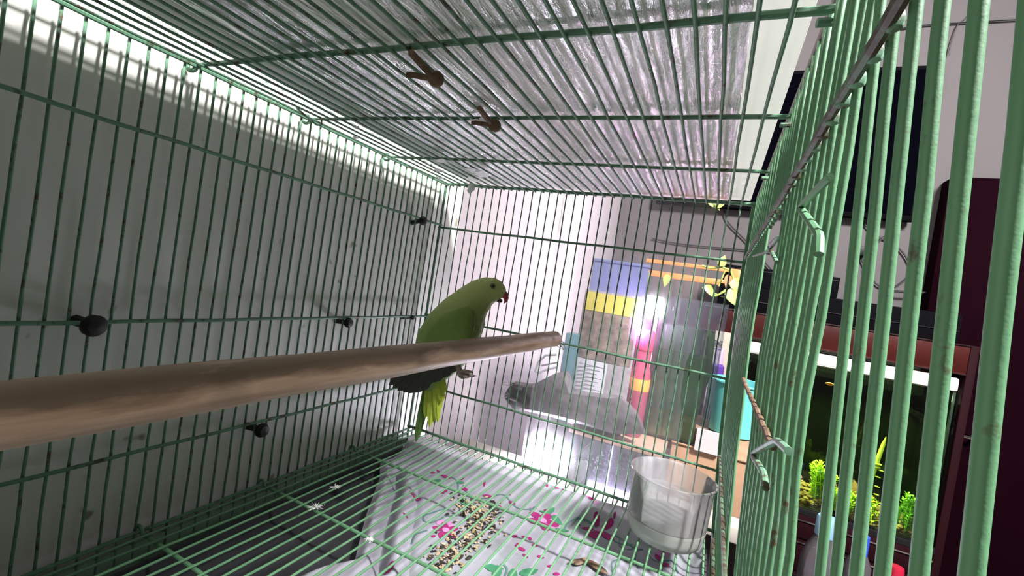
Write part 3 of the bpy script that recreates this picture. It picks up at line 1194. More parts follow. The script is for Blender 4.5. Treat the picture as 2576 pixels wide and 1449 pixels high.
# thighs
bmb.loft([(bp_(u, v, d), RGT * r, FW * r) for u, v, d, r in ((1140, 880, -0.012, 0.010), (1146, 900, -0.017, 0.008), (1150, 914, -0.020, 0.0045), (1152, 922, -0.021, 0.0026))], 12)
body = part(bmb, 'body', BODY, bird)
rmod = body.modifiers.new('fuse', 'REMESH')
rmod.mode = 'VOXEL'
rmod.voxel_size = 0.0013
rmod.use_smooth_shade = True
sm_ = body.modifiers.new('soft', 'SMOOTH')
sm_.factor = 0.5
sm_.iterations = 5
# face
BEAK = mat('red_beak', (0.33, 0.045, 0.05), 0.35, 0, (0.22, 0.03, 0.04), 90)
BEAKD = mat('dark_lower_beak', (0.035, 0.02, 0.02), 0.4)
bk = MB()
bs = []
for u, v, h, k in ((1254, 734, 9, 1.0), (1263, 737, 11, .85), (1270, 743, 9.5, .75), (1273.5, 751, 6.5, .65), (1272, 758, 4.0, .55), (1268, 763, 1.2, .5)):
    bs.append((u, v, h, k))
secs = []
for i, (u, v, h, k) in enumerate(bs):
    a, b = bs[max(0, i - 1)], bs[min(len(bs) - 1, i + 1)]
    d = Vector((b[0] - a[0], b[1] - a[1])).normalized()
    n2 = Vector((-d.y, d.x))
    secs.append((bp_(u, v), (RGT * n2.x - UPV * n2.y) * h * D0 * SC, FW * h * k * D0 * SC))
beak = part(bk.loft(secs, 14), 'upper_beak', BEAK, bird)
beak['label'] = 'hooked red upper beak'
secs = []
for u, v, h in ((1246, 750, 7), (1254, 755, 7), (1261, 757, 5), (1264, 755, 2)):
    secs.append((bp_(u, v), UPV * h * D0 * SC, FW * h * 0.8 * D0 * SC))
part(MB().loft(secs, 12), 'lower_beak', BEAKD, bird)['label'] = 'short dark lower beak'
EYE = mat('black_eye', (0.01, 0.01, 0.01), 0.1)
RING = mat('eye_ring', (0.20, 0.16, 0.06), 0.6)
for s in (-1, 1):
    hr = 33.5 * D0 * SC * 0.90
    c = bp_(1241, 720) + FW * s * hr * 0.97
    part(MB().lathe([(0.0032, -0.0004), (0.0033, 0.0004), (0.0026, 0.0010), (0.0018, 0.0011)], 16, c, FW * s), 'eye_ring', RING, bird)
    part(MB().lathe([(0.0021, 0.0), (0.0020, 0.0011), (0.0013, 0.0017), (0.0002, 0.0019)], 16, c, FW * s), 'eye', EYE, bird)


# feathers
def feather(p0, p1, wd, nrm, m, name, parent, camber=0.15, droop=0.0, tip=0.75):
    p0, p1 = Vector(p0), Vector(p1)
    d = (p1 - p0)
    L = d.length
    d = d.normalized()
    nrm = (nrm - d * nrm.dot(d)).normalized()
    s = d.cross(nrm).normalized()
    mb = MB()
    vs = []
    ks = np.linspace(0, 1, 12)
    for k in ks:
        if k < 0.12:
            q = 0.35 + 0.65 * k / 0.12
        elif k < tip:
            q = 1.0
        else:
            q = math.sqrt(max(0.0, 1 - ((k - tip) / (1 - tip)) ** 2))
        q = max(q, 0.06)
        c = p0.lerp(p1, k) + nrm * (-droop * k * k)
        for j in (-1, -0.5, 0, 0.5, 1):
            vs.append(c + s * wd * 0.5 * q * j - nrm * camber * wd * q * j * j)
    n = len(ks)
    fs = []
    for i in range(n - 1):
        for j in range(4):
            fs.append((i * 5 + j, i * 5 + j + 1, i * 5 + j + 6, i * 5 + j + 5))
    base = len(vs)
    vs += [v - nrm * 0.0005 for v in vs[:base]]
    fs += [tuple(base + q for q in reversed(f)) for f in fs[:]]
    for i in range(n - 1):
        fs.append((i * 5, (i + 1) * 5, base + (i + 1) * 5, base + i * 5))
        fs.append((i * 5 + 4, base + i * 5 + 4, base + (i + 1) * 5 + 4, (i + 1) * 5 + 4))
    fs.append((0, base, base + 1, 1))
    fs.append((1, base + 1, base + 2, 2))
    fs.append((2, base + 2, base + 3, 3))
    fs.append((3, base + 3, base + 4, 4))
    mb.add(vs, fs)
    # shaft
    mb.tube([p0 + nrm * 0.0003, p0.lerp(p1, 0.5) + nrm * (0.0003 - droop * 0.25), p0.lerp(p1, 0.96) + nrm * (0.0003 - droop * 0.92)], [0.0006, 0.0004, 0.0002], 5)
    return part(mb, name, m, parent)


WINGM = bird_mat('wing_plumage', (0.115, 0.19, 0.03), (0.17, 0.26, 0.055), 0.5, 120)
PRIM = bird_mat('dark_primaries', (0.018, 0.022, 0.012), (0.045, 0.042, 0.03), 0.2, 200)
TAILG = bird_mat('tail_green', (0.05, 0.12, 0.015), (0.08, 0.17, 0.03), 0.2, 200)
TAILY = bird_mat('tail_yellow', (0.48, 0.58, 0.05), (0.36, 0.48, 0.04), 0.2, 200)
for s in (-1, 1):
    off = 0.0225 * s
    wroot = bpy.data.objects.new('wing', None)
    link(wroot, bird)
    sp = [(1186, 776, 10, .10), (1170, 796, 32, .16), (1146, 828, 47, .16), (1118, 864, 50, .14), (1094, 890, 40, .12), (1076, 908, 24, .12), (1064, 920, 10, .12)]
    secs = []
    for i, (u, v, h, k) in enumerate(sp):
        a, b = sp[max(0, i - 1)], sp[min(len(sp) - 1, i + 1)]
        d = Vector((b[0] - a[0], b[1] - a[1])).normalized()
        n2 = Vector((-d.y, d.x))
        o2 = off * (0.86 if i < 2 else 1.0 - 0.08 * max(0, i - 3))
        if s > 0:
            u += 26 if i < 4 else 10
        secs.append((bp_(u, v, o2), (RGT * n2.x - UPV * n2.y) * h * D0 * SC, FW * 0.0052))
    part(MB().loft(secs, 18), 'wing_coverts', WINGM, wroot)
    for (u0, v0, u1, v1) in ((1118, 878, 1062, 972), (1126, 876, 1090, 962), (1134, 874, 1114, 950), (1142, 872, 1134, 938)):
        feather(bp_(u0, v0, off * 0.98), bp_(u1, v1, off * 1.0), 0.0150, FW if s > 0 else -FW, PRIM, 'secondary_feather', wroot)
    for i in range(7):
        k = i / 6
        p0 = bp_(1112 - 30 * k + (10 if s > 0 else 0), 880 + 36 * k, off * 0.86)
        p1 = bp_(1000 - 22 * (1 - k) + 62 * k ** 1.3, 968 + 24 * math.sin(k * 2.2) - 4 * k, off * (0.7 - 0.05 * i) - 0.002 * k)
        if s > 0:
            p1 = p1 + RGT * 0.004 + UPV * 0.002
        feather(p0, p1, 0.0125, -FW * s * -1 if s > 0 else -FW, PRIM, 'primary_feather', wroot)
# tail
feather(bp_(1082, 940, 0.002), bp_(1046, 1112, 0.004), 0.0092, -FW, TAILG, 'tail_feather', bird, 0.1, 0, 0.6)
feather(bp_(1080, 940, 0.005), bp_(1055, 1086, 0.009), 0.0088, -FW, TAILG, 'tail_feather', bird, 0.1, 0, 0.6)
for u, v, ww, dd in ((1070, 1052, .009, .000), (1081, 1076, .0088, -.002), (1091, 1063, .009, -.001), (1101, 1063, .0085, -.004), (1106, 1036, .009, -.003), (1113, 1012, .0095, -.006), (1118, 990, .0095, -.005)):
    f = feather(bp_(1092 + (u - 1090) * 0.3, 930, dd), bp_(u, v, dd * 1.5), ww, -FW, TAILY, 'tail_feather', bird, 0.12, 0, 0.55)
    f['label'] = 'yellow green side tail feather'
# feet
SKIN = mat('grey_scaly_skin', (0.20, 0.15, 0.13), 0.7, 0, (0.30, 0.24, 0.21), 260, 0.5, 400)
CLAW = mat('dark_claw', (0.04, 0.035, 0.03), 0.4)


def toe(pts, rs, parent):
    t = part(MB().tube(pts[:-1], rs[:-1], 8), 'toe', SKIN, parent)
    a, b = pts[-2], pts[-1]
    part(MB().tube([a, a.lerp(b, 0.5) + Vector((0, 0, 0.0003)), b], [rs[-2] * 0.8, rs[-1] * 1.2, 0.0002], 6), 'claw', CLAW, parent)


f1 = bpy.data.objects.new('foot', None)
link(f1, bird)
ank = bp_(1152, 920, -0.021)
pad = bp_(1157, 935, -0.024)
part(MB().tube([bp_(1148, 908, -0.019), ank, pad, bp_(1160, 940, -0.0245)], [0.0030, 0.0027, 0.0030, 0.0024], 10), 'shank', SKIN, f1)
toe([pad, bp_(1168, 934, -0.026), bp_(1178, 935, -0.027), bp_(1186, 936, -0.027), bp_(1191, 938, -0.027)], [.0024, .0021, .0018, .0014, .0006], f1)
toe([pad, bp_(1166, 942, -0.022), bp_(1178, 944, -0.022), bp_(1190, 946, -0.022), bp_(1200, 946, -0.022)], [.0024, .0021, .0019, .0015, .0006], f1)
toe([pad, bp_(1162, 944, -0.027), bp_(1170, 948, -0.029), bp_(1176, 949, -0.029), bp_(1181, 950, -0.029)], [.0023, .0019, .0016, .0013, .0006], f1)
toe([pad, bp_(1154, 942, -0.020), bp_(1158, 948, -0.017), bp_(1164, 951, -0.016), bp_(1169, 952, -0.016)], [.0022, .0018, .0015, .0012, .0006], f1)
# second foot wraps the far side of the perch
f2 = bpy.data.objects.new('foot', None)
link(f2, bird)


def on_perch(y, ang, r=0.0128):
    return Vector((PX + r * math.cos(ang), y, 0.2015 - 0.0085 * (y + 0.66) / 0.657 * 1.0 + r * math.sin(ang)))


yb = -0.222
hip = bp_(1188, 862, -0.018)
gr = on_perch(yb, PI * 0.98, 0.0145)
part(MB().tube([hip, hip.lerp(gr, 0.55), gr], [0.0052, 0.0036, 0.0028], 10), 'shank', SKIN, f2)
for dy, a0, a1 in ((-0.005, 0.98, 0.70), (0.005, 0.98, 0.72), (-0.004, 1.0, 1.30), (0.004, 1.0, 1.28)):
    pts = [on_perch(yb + dy * min(1, k * 2), PI * (a0 + (a1 - a0) * k), 0.0134) for k in np.linspace(0, 1, 6)]
    toe(pts, [.0024, .0022, .002, .0018, .0015, .0006], f2)

# ------------------------------------------------------------------ water bowl
PLAST = glass('clear_plastic', (0.97, 0.97, 0.97), 0.06, 0.27, (0.92, 0.92, 0.92))
FROST = glass('frosted_plastic', (0.92, 0.93, 0.90), 0.25, 0.6, (0.80, 0.82, 0.78))
WATER = glass('bowl_water', (0.97, 0.98, 0.98), 0.01, 0.10, (0.9, 0.9, 0.92))
bc = (0.4115, -0.0560, 0.0024)
bw = thing('water_bowl', 'round clear plastic bowl of water standing in the far right corner of the cage', 'bowl', bc)
part(MB().lathe([(0.0440, 0.0215), (0.0452, 0.045), (0.0466, 0.0695), (0.0482, 0.0715), (0.0482, 0.0730), (0.0464, 0.0730), (0.0450, 0.068), (0.0436, 0.045), (0.0424, 0.022)], 48, bc), 'bowl_wall', PLAST, bw)
part(MB().lathe([(0.0001, 0.0), (0.036, 0.0), (0.0400, 0.003), (0.0430, 0.012), (0.0442, 0.0215), (0.0420, 0.0215), (0.0405, 0.013), (0.037, 0.006), (0.0001, 0.005)], 48, bc), 'bowl_base', FROST, bw)['label'] = 'frosted lower part of the bowl'
part(MB().lathe([(0.0001, 0.0062), (0.037, 0.0066), (0.0404, 0.013), (0.0420, 0.0215), (0.0434, 0.0468), (0.0428, 0.0462), (0.0001, 0.0462)], 48, bc), 'water', WATER, bw)

# ------------------------------------------------------------------ shelf of things behind the far end
def pbox(u0, u1, v0, v1, y0, y1):
    """box whose front face covers photo columns u0..u1 and rows v0..v1 at depth y0"""
    um, vm = (u0 + u1) / 2, (v0 + v1) / 2
    return (at(u0, vm, y0).x, y0, at(um, v1, y0).z), (at(u1, vm, y0).x, y1, at(um, v0, y0).z)


def bottle(name, label, cat, c, prof, capprof, m, capm, extra=None):
    b = thing(name, label, cat, c)
    part(MB().lathe(prof, 28, c), 'bottle_body', m, b)
    part(MB().lathe(capprof, 20, c), 'cap', capm, b)
    if extra:
        extra(b)
    return b


# LED strip on the table
LEDW = emis('led_white', (0.86, 0.82, 0.98), 170.0)
EDGE_GLOW = emis('lit_edge_violet', (0.72, 0.62, 1.0), 8.0)  # lit tank glass edges imitated by emission, no lamp in them
LEDM = emis('led_magenta', (1.0, 0.22, 0.92), 220.0)
WHITEP = mat('white_plastic', (0.75, 0.75, 0.76), 0.4)
ls = thing('led_strip', 'glowing white LED strip lying on the table beyond the far end', 'lamp', (0.165, 0.215, TZ))
part(MB().box((0.135, 0.19, TZ), (0.200, 0.24, TZ + 0.010), 0.002), 'housing', WHITEP, ls)
part(MB().box((0.139, 0.193, TZ + 0.010), (0.196, 0.237, TZ + 0.034), 0.003), 'diffuser', LEDW, ls)['label'] = 'glowing white diffuser'

# small glass tank
TG = glass('tank_glass', (0.86, 0.90, 0.93), 0.02, 0.10, (0.75, 0.75, 0.85))
tank = thing('small_glass_tank', 'small glass tank with grey gravel standing left of the boxes behind the cage', 'tank', (0.29, 0.27, TZ))
tx0, tx1, ty0, ty1, tz0, tz1 = 0.215, 0.372, 0.205, 0.335, TZ, 0.002
for nm, a, b in (('pane', (tx0, ty0, tz0), (tx1, ty0 + 0.003, tz1)), ('pane', (tx0, ty1 - 0.003, tz0), (tx1, ty1, tz1)), ('pane', (tx0, ty0 + 0.003, tz0), (tx0 + 0.003, ty1 - 0.003, tz1)),
                 ('pane', (tx1 - 0.003, ty0 + 0.003, tz0), (tx1, ty1 - 0.003, tz1)), ('pane', (tx0 + 0.003, ty0 + 0.003, tz0), (tx1 - 0.003, ty1 - 0.003, tz0 + 0.003))):
    part(MB().box(a, b), nm, TG, tank, False)
part(MB().box((tx0 + 0.050, ty0 - 0.006, tz0), (tx1, ty0 - 0.0005, tz0 + 0.014), 0.001), 'lit_glass_edge', EDGE_GLOW, tank)['label'] = 'lit glass edge along the foot of the tank, drawn as a violet white glow'
part(MB().box((0.296, ty0 - 0.004, tz0 + 0.014), (0.2995, ty0 - 0.0005, tz1), 0.0005), 'lit_glass_edge', EDGE_GLOW, tank)['label'] = 'lit upright glass edge drawn as a violet glow'
gv = MB()
r = np.random.default_rng(3)
for _ in range(420):
    x, y, z = r.uniform(tx0 + 0.05, tx1 - 0.008), r.uniform(ty0 + 0.008, ty1 - 0.01), tz0 + 0.006 + r.uniform(0, 0.05) * (0.5 + 0.5 * r.random())
    s = r.uniform(0.003, 0.006)
    z = min(z, tz1 - 0.01)
    gv.lathe([(0.0002, -s * .7), (s * .8, -s * .3), (s, s * .2), (s * .5, s * .6), (0.0002, s * .7)], 6, (x, y, z))
GRAV = mat('grey_gravel', (0.16, 0.17, 0.18), 0.8, 0, (0.34, 0.33, 0.32), 160)
g = part(gv, 'gravel', GRAV, tank)
g['kind'] = 'stuff'
# net with two handles in the tank
NET = mat('grey_mesh', (0.10, 0.11, 0.12), 0.8, 0, (0.20, 0.21, 0.22), 300)
nn = thing('aquarium_net', 'small grey aquarium net with wire handle leaning before the tank', 'net', (0.245, 0.19, TZ))
part(MB().loft([(at(1443, 1225, 0.187), RGT * 0.003, FW * 0.003), (at(1446, 1205, 0.187), RGT * 0.016, FW * 0.006), (at(1452, 1178, 0.187), RGT * 0.019, FW * 0.007), (at(1462, 1162, 0.187), RGT * 0.014, FW * 0.006), (at(1468, 1156, 0.187), RGT * 0.004, FW * 0.003)], 14), 'net_bag', NET, nn)
part(MB().tube([at(1438, 1155, 0.186), at(1470, 1130, 0.186), at(1500, 1108, 0.186)], 0.0014, 6), 'handle', STEEL, nn)
part(MB().tube([at(1452, 1160, 0.186), at(1480, 1148, 0.186), at(1492, 1138, 0.186)], 0.0014, 6), 'handle', STEEL, nn)
# support bridge (brown board lying on the tank) carrying the bottles
BOARD = mat('pale_board', (0.36, 0.25, 0.18), 0.6, 0, (0.30, 0.20, 0.14), 18, stretch=(1, 8, 1))
sb = solo(MB().box((0.215, 0.205, 0.0025), (0.385, 0.36, 0.014), 0.002), 'wooden_board', BOARD, 'pale wooden board laid across the small glass tank', 'board')

# dark grey pouch held by two binder clips
POUCH = mat('grey_pouch', (0.05, 0.048, 0.05), 0.7, 0, (0.14, 0.125, 0.135), 40, 0.6, 60)
pz = 0.0145
outline = [(1268, 1000), (1272, 985), (1290, 962), (1330, 968), (1345, 966), (1365, 955), (1395, 940), (1425, 935), (1440, 985), (1560, 1000), (1600, 1040), (1620, 1092), (1540, 1090), (1450, 1064), (1400, 1052), (1340, 1038), (1290, 1028)]
pts = [at(u, v, 0.196) for u, v in outline]
mbp = MB()
n = len(pts)
cen = sum(pts, Vector()) / n
vs = [p.copy() for p in pts] + [cen.lerp(p, 0.82) + Vector((0, -0.006, 0)) for p in pts] + [p + Vector((0, 0.016, 0)) for p in pts] + [cen.lerp(p, 0.82) + Vector((0, 0.022, 0)) for p in pts]
fs = []
for i in range(n):
    j = (i + 1) % n
    fs += [(i, j, n + j, n + i), (2 * n + i, 2 * n + j, j, i), (3 * n + i, 3 * n + j, 2 * n + j, 2 * n + i)]
fs += [tuple(n + i for i in range(n)), tuple(3 * n + i for i in reversed(range(n)))]
mbp.add(vs, fs)
solo(mbp, 'grey_pouch', POUCH, 'crumpled dark grey pouch closed with binder clips, lying across the small tank', 'pouch')
CLIPM = mat('grey_clip_metal', (0.10, 0.10, 0.11), 0.35, 0.6)


def binder(u, v, s, label, tilt):
    c = at(u, v, 0.196)
    b = thing('binder_clip', label, 'clip', c, 'binder clips on the grey pouch')
    part(MB().loft([(c + Vector((-0.011 * s, 0, 0)), Vector((0, 0.010, 0)), Vector((0, 0, 0.0035 * s))), (c + Vector((0, 0, 0)), Vector((0, 0.013, 0)), Vector((0, 0, 0.0075 * s))), (c + Vector((0.014 * s, 0, -0.001)), Vector((0, 0.012, 0)), Vector((0, 0, 0.006 * s)))], 8), 'clip_body', CLIPM, b)
    e = c + Vector((-0.010 * s, -0.004, 0.002))
    for q, (dx, dz) in enumerate(((-0.026, 0.010), (-0.022, -0.008))):
        a = e + Vector((dx * s, 0, dz * s + tilt))
        part(MB().tube([e + Vector((0, 0, 0.003)), a.lerp(e, 0.35) + Vector((0, 0, 0.004)), a + Vector((-0.003, 0, 0.002)), a + Vector((-0.004, 0, -0.001)), a + Vector((0, 0, -0.002)), a.lerp(e, 0.4) + Vector((0, 0, -0.002)), e + Vector((0, 0, -0.002))], 0.0007, 6), 'wire_arm', STEEL, b)


binder(1305, 972, 0.9, 'binder clip on the left end of the grey pouch, upper of two', 0.004)
binder(1292, 1000, 0.8, 'binder clip on the left end of the grey pouch, lower of two', 0.0)
# grey scissor loops sticking out left of the blue box
GREYP = mat('grey_handle_plastic', (0.22, 0.23, 0.24), 0.5)
scs = thing('scissors', 'grey scissors handle loop sticking out left of the blue box', 'scissors', at(1390, 910, 0.22))
part(MB().tube([at(1400, 892, .221), at(1372, 894, .221), at(1354, 912, .221), at(1346, 934, .221), at(1356, 938, .221), at(1376, 930, .221), at(1400, 924, .221)], 0.0022, 8), 'handle_loop', GREYP, scs)
part(MB().tube([at(1362, 920, .224), at(1380, 916, .224), at(1402, 912, .224)], 0.0017, 8), 'blade', STEEL, scs)

# blue plastic box
BLUE = glass('blue_plastic', (0.55, 0.64, 0.90), 0.1, 0.5, (0.42, 0.50, 0.78))
bb = thing('blue_plastic_box', 'tall pale blue plastic box standing behind the food pouch', 'box', (0.245, 0.27, 0.014))
a, b = pbox(1446, 1602, 655, 1060, 0.287, 0.325)
zb = 0.0145
mbx = MB()
mbx.box((a[0] + 0.012, 0.287, zb), (b[0], 0.290, b[2]), 0.001)
mbx.box((a[0] + 0.012, 0.322, zb), (b[0], 0.325, b[2]), 0.001)
mbx.box((a[0] + 0.012, 0.290, zb), (a[0] + 0.015, 0.322, b[2]))
mbx.box((b[0] - 0.003, 0.290, zb), (b[0], 0.322, b[2]))
mbx.box((a[0] + 0.015, 0.290, zb), (b[0] - 0.003, 0.322, zb + 0.003))
part(mbx, 'shell', BLUE, bb, False)
part(MB().box((a[0] + 0.010, 0.285, b[2] - 0.004), (b[0] + 0.002, 0.327, b[2] + 0.002), 0.001), 'lid', BLUE, bb)
TEALM = glass('teal_plastic', (0.35, 0.58, 0.62), 0.1, 0.5, (0.25, 0.45, 0.50))
a, b = pbox(1404, 1446, 836, 1075, 0.222, 0.25)
solo(MB().box((a[0], 0.222, zb), (b[0], 0.25, b[2]), 0.003), 'teal_plastic_case', TEALM, 'narrow teal plastic case between the scissors and the food pouch', 'case')

# food pouch
YEL = mat('yellow_print', (0.42, 0.36, 0.07), 0.45)
PHOTO = mat('brown_pellet_print', (0.08, 0.065, 0.06), 0.3, 0, (0.26, 0.20, 0.17), 55)
LABEL = mat('grey_label', (0.50, 0.50, 0.55), 0.5)
INK = mat('label_ink', (0.10, 0.10, 0.12), 0.6)
fp = thing('food_pouch', 'stand-up food pouch with yellow band, dark pellet panel and grey label', 'pouch', (0.245, 0.22, zb))
a, b = pbox(1442, 1592, 733, 1050, 0.215, 0.235)
px0, px1, ptop = a[0], b[0], b[2]
m = MB()
secs = []
for k, q in ((0, .9), (.06, 1), (.4, 1), (.8, .8), (.93, .35), (1, .15)):
    z = zb + (ptop - zb) * k
    secs.append((k, q, z))
vs, fs = [], []
nseg = 12
for k, q, z in secs:
    for i in range(nseg + 1):
        e = i / nseg
        vs.append((px0 + (px1 - px0) * e, 0.228 - 0.013 * q * math.sin(PI * e) ** 0.6, z))
    for i in range(nseg, -1, -1):
        e = i / nseg
        vs.append((px0 + (px1 - px0) * e, 0.2285 + 0.013 * q * math.sin(PI * e) ** 0.6, z))
row = 2 * (nseg + 1)
for j in range(len(secs) - 1):
    for i in range(row):
        fs.append((j * row + i, j * row + (i + 1) % row, (j + 1) * row + (i + 1) % row, (j + 1) * row + i))
fs += [tuple(range(row - 1, -1, -1)), tuple((len(secs) - 1) * row + i for i in range(row))]
part(MB().add(vs, fs), 'pouch_body', mat('grey_pouch_film', (0.30, 0.28, 0.30), 0.4, 0, (0.20, 0.18, 0.20), 60, 0.3), fp)
H_ = ptop - zb


def patch(name, m, e0, e1, k0, k1, lift=0.0008):
    mb = MB()
    nx, nz = 10, 6
    vs = []
    for j in range(nz + 1):
        k = k0 + (k1 - k0) * j / nz
        q = np.interp(k, [0, .06, .4, .8, .93, 1], [.9, 1, 1, .8, .35, .15])
        for i in range(nx + 1):
            e = e0 + (e1 - e0) * i / nx
            vs.append((px0 + (px1 - px0) * e, 0.228 - 0.013 * q * math.sin(PI * e) ** 0.6 - lift, zb + H_ * k))
    mb.add(vs, [(j * (nx + 1) + i, j * (nx + 1) + i + 1, (j + 1) * (nx + 1) + i + 1, (j + 1) * (nx + 1) + i) for j in range(nz) for i in range(nx)])
    return part(mb, name, m, fp)


patch('yellow_band', YEL, 0.03, 0.97, 0.85, 0.985)['label'] = 'plain yellow band at the top'
patch('pellet_panel', PHOTO, 0.03, 0.97, 0.50, 0.845)['label'] = 'dark brown panel of pellets'
patch('paper_label', LABEL, 0.06, 0.62, 0.20, 0.495, 0.0010)['label'] = 'grey paper label with fine print'
pr_ = MB()
for k in range(9):
    z = zb + H_ * (0.455 - 0.028 * k)
    e1 = 0.56 - 0.05 * (k % 3)
    y = 0.2146
    pr_.box((px0 + (px1 - px0) * 0.12, y - 0.0006, z), (px0 + (px1 - px0) * e1, y - 0.0002, z + 0.0011))
o = part(pr_, 'fine_print', INK, fp, False)
o['kind'] = 'stuff'

# LED lamp head and pink glow
lh = thing('aquarium_led_lamp', 'small clip lamp with glowing white and magenta LEDs above the pink bottle', 'lamp', at(1640, 770, 0.222))
c = at(1640, 772, 0.222)
part(MB().box((c.x - 0.012, 0.212, c.z + 0.006), (c.x + 0.014, 0.279, c.z + 0.020), 0.003), 'lamp_head', WHITEP, lh)
part(MB().box((c.x - 0.009, 0.2125, c.z - 0.007), (c.x + 0.009, 0.228, c.z + 0.0055), 0.003), 'white_led', emis('lamp_white', (0.95, 0.90, 1.0), 170.0), lh)['label'] = 'glowing white LED'
c2 = at(1606, 830, 0.236)
part(MB().box((c2.x - 0.004, 0.234, c2.z - 0.010), (c2.x + 0.004, 0.240, c2.z + 0.022), 0.003), 'magenta_led', LEDM, lh)['label'] = 'glowing magenta LED bar'
part(MB().tube([c + Vector((0.004, 0.054, 0.012)), c + Vector((0.005, 0.054, 0.0)), c + Vector((0.005, 0.054, -0.15)), Vector((c.x + 0.005, 0.276, 0.0145))], 0.003, 8), 'stem', WHITEP, lh)

# pink bottle
PINKB = glass('pink_plastic', (0.9, 0.25, 0.42), 0.1, 0.65, (0.85, 0.22, 0.36))
ORNG = mat('orange_plastic', (0.85, 0.36, 0.08), 0.4)
pcx = at(1606, 960, 0.262)
hp = at(1606, 825, 0.262).z - zb
bottle('pink_bottle', 'pink bottle with an orange band between the food pouch and the green container', 'bottle', (pcx.x, 0.263, zb),
       [(0.0001, 0), (0.019, 0), (0.0205, 0.003), (0.0205, hp * .52), (0.0195, hp * .60), (0.0155, hp * .66), (0.015, hp * 0.80), (0.0001, hp * 0.80)],
       [(0.0155, hp * .80), (0.0165, hp * .81), (0.0165, hp * .98), (0.014, hp), (0.0001, hp)], PINKB, PINKB,
       lambda b: part(MB().lathe([(0.0208, hp * .43), (0.0211, hp * .44), (0.0211, hp * .53), (0.0208, hp * .54)], 28, (pcx.x, 0.263, zb)), 'orange_band', ORNG, b))

# carton under the green container, the bowl and the paper
CARD = mat('brown_cardboard', (0.42, 0.26, 0.16), 0.8, 0, (0.33, 0.19, 0.11), 16)
ca = thing('cardboard_box', 'brown cardboard box under the green container and the teal bowl', 'box', (0.49, 0.42, TZ))
cx0, cx1, cy0, cy1, cz1 = 0.392, 0.60, 0.285, 0.56, 0.018
part(MB().box((cx0, cy0, TZ), (cx1, cy1, cz1 - 0.003), 0.002), 'carton', CARD, ca)
part(MB().box((cx0 - 0.001, cy0 - 0.003, cz1 - 0.003), (cx1 + 0.001, (cy0 + cy1) / 2 - 0.001, cz1), 0.0008), 'flap', CARD, ca)
part(MB().box((cx0 - 0.001, (cy0 + cy1) / 2 + 0.001, cz1 - 0.003), (cx1 + 0.001, cy1 + 0.002, cz1), 0.0008), 'flap', CARD, ca)
PAPER = mat('white_paper', (0.50, 0.46, 0.46), 0.7)
a, b = pbox(1750, 1816, 1082, 1122, 0.284, 0.3)
solo(MB().box((a[0], 0.2775, a[2] - 0.012), (b[0], 0.2815, b[2]), 0.0004), 'paper_slip', PAPER, 'white slip of paper on the front of the cardboard box', 'paper', None, False)

# green container
GREENP = glass('green_plastic', (0.45, 0.80, 0.35), 0.2, 0.85, (0.36, 0.78, 0.24))
GREENY = glass('lime_plastic', (0.6, 0.8, 0.2), 0.2, 0.85, (0.60, 0.78, 0.12))
PALE = glass('pale_green_plastic', (0.70, 0.82, 0.72), 0.15, 0.55, (0.55, 0.70, 0.58))
gc = thing('green_container', 'tall green plastic container with a pale top and lime base', 'container', (0.385, 0.33, cz1))
a, b = pbox(1640, 1768, 818, 1118, 0.292, 0.36)
gx0, gx1 = a[0] + 0.001, b[0]
gz0, gz1 = cz1 + 0.0005, b[2]
gh = gz1 - gz0


def rbox(x0, x1, y0, y1, z0, z1, rad=0.010):
    mb = MB()
    vs = []
    n = 6
    for z, ins in ((z0, .002), (z0 + .002, 0), (z1 - .002, 0), (z1, .002)):
        for cx, cy, a0 in ((x1 - rad, y1 - rad, 0), (x0 + rad, y1 - rad, PI / 2), (x0 + rad, y0 + rad, PI), (x1 - rad, y0 + rad, 1.5 * PI)):
            for k in range(n):
                a = a0 + PI / 2 * k / (n - 1)
                vs.append((cx + (rad - ins) * math.cos(a), cy + (rad - ins) * math.sin(a), z))
    m = 4 * n
    fs = [(i * m + k, i * m + (k + 1) % m, (i + 1) * m + (k + 1) % m, (i + 1) * m + k) for i in range(3) for k in range(m)]
    fs += [tuple(reversed(range(m))), tuple(3 * m + k for k in range(m))]
    return mb.add(vs, fs)


part(rbox(gx0, gx1, 0.292, 0.352, gz0, gz0 + gh * 0.24), 'container_base', GREENY, gc)['label'] = 'lime green base'
part(rbox(gx0 - 0.001, gx1 + 0.001, 0.291, 0.353, gz0 + gh * 0.24, gz0 + gh * 0.76), 'container_body', GREENP, gc)
part(rbox(gx0, gx1 - 0.012, 0.292, 0.352, gz0 + gh * 0.76, gz1), 'container_top', PALE, gc)['label'] = 'pale translucent top'
part(MB().tube([(gx1 - 0.008, 0.322, gz1 - 0.004), (gx1 + 0.002, 0.322, gz1 - 0.012), (gx1 + 0.006, 0.322, gz0 + gh * .62), (gx1 + 0.001, 0.322, gz0 + gh * .5)], 0.006, 10), 'handle', GREENP, gc)
# small lizard-like moulded mark
part(MB().box((gx0 + 0.024, 0.2895, gz0 + gh * .50), (gx0 + 0.034, 0.291, gz0 + gh * .515), 0.0004), 'raised_mark', GREENY, gc)

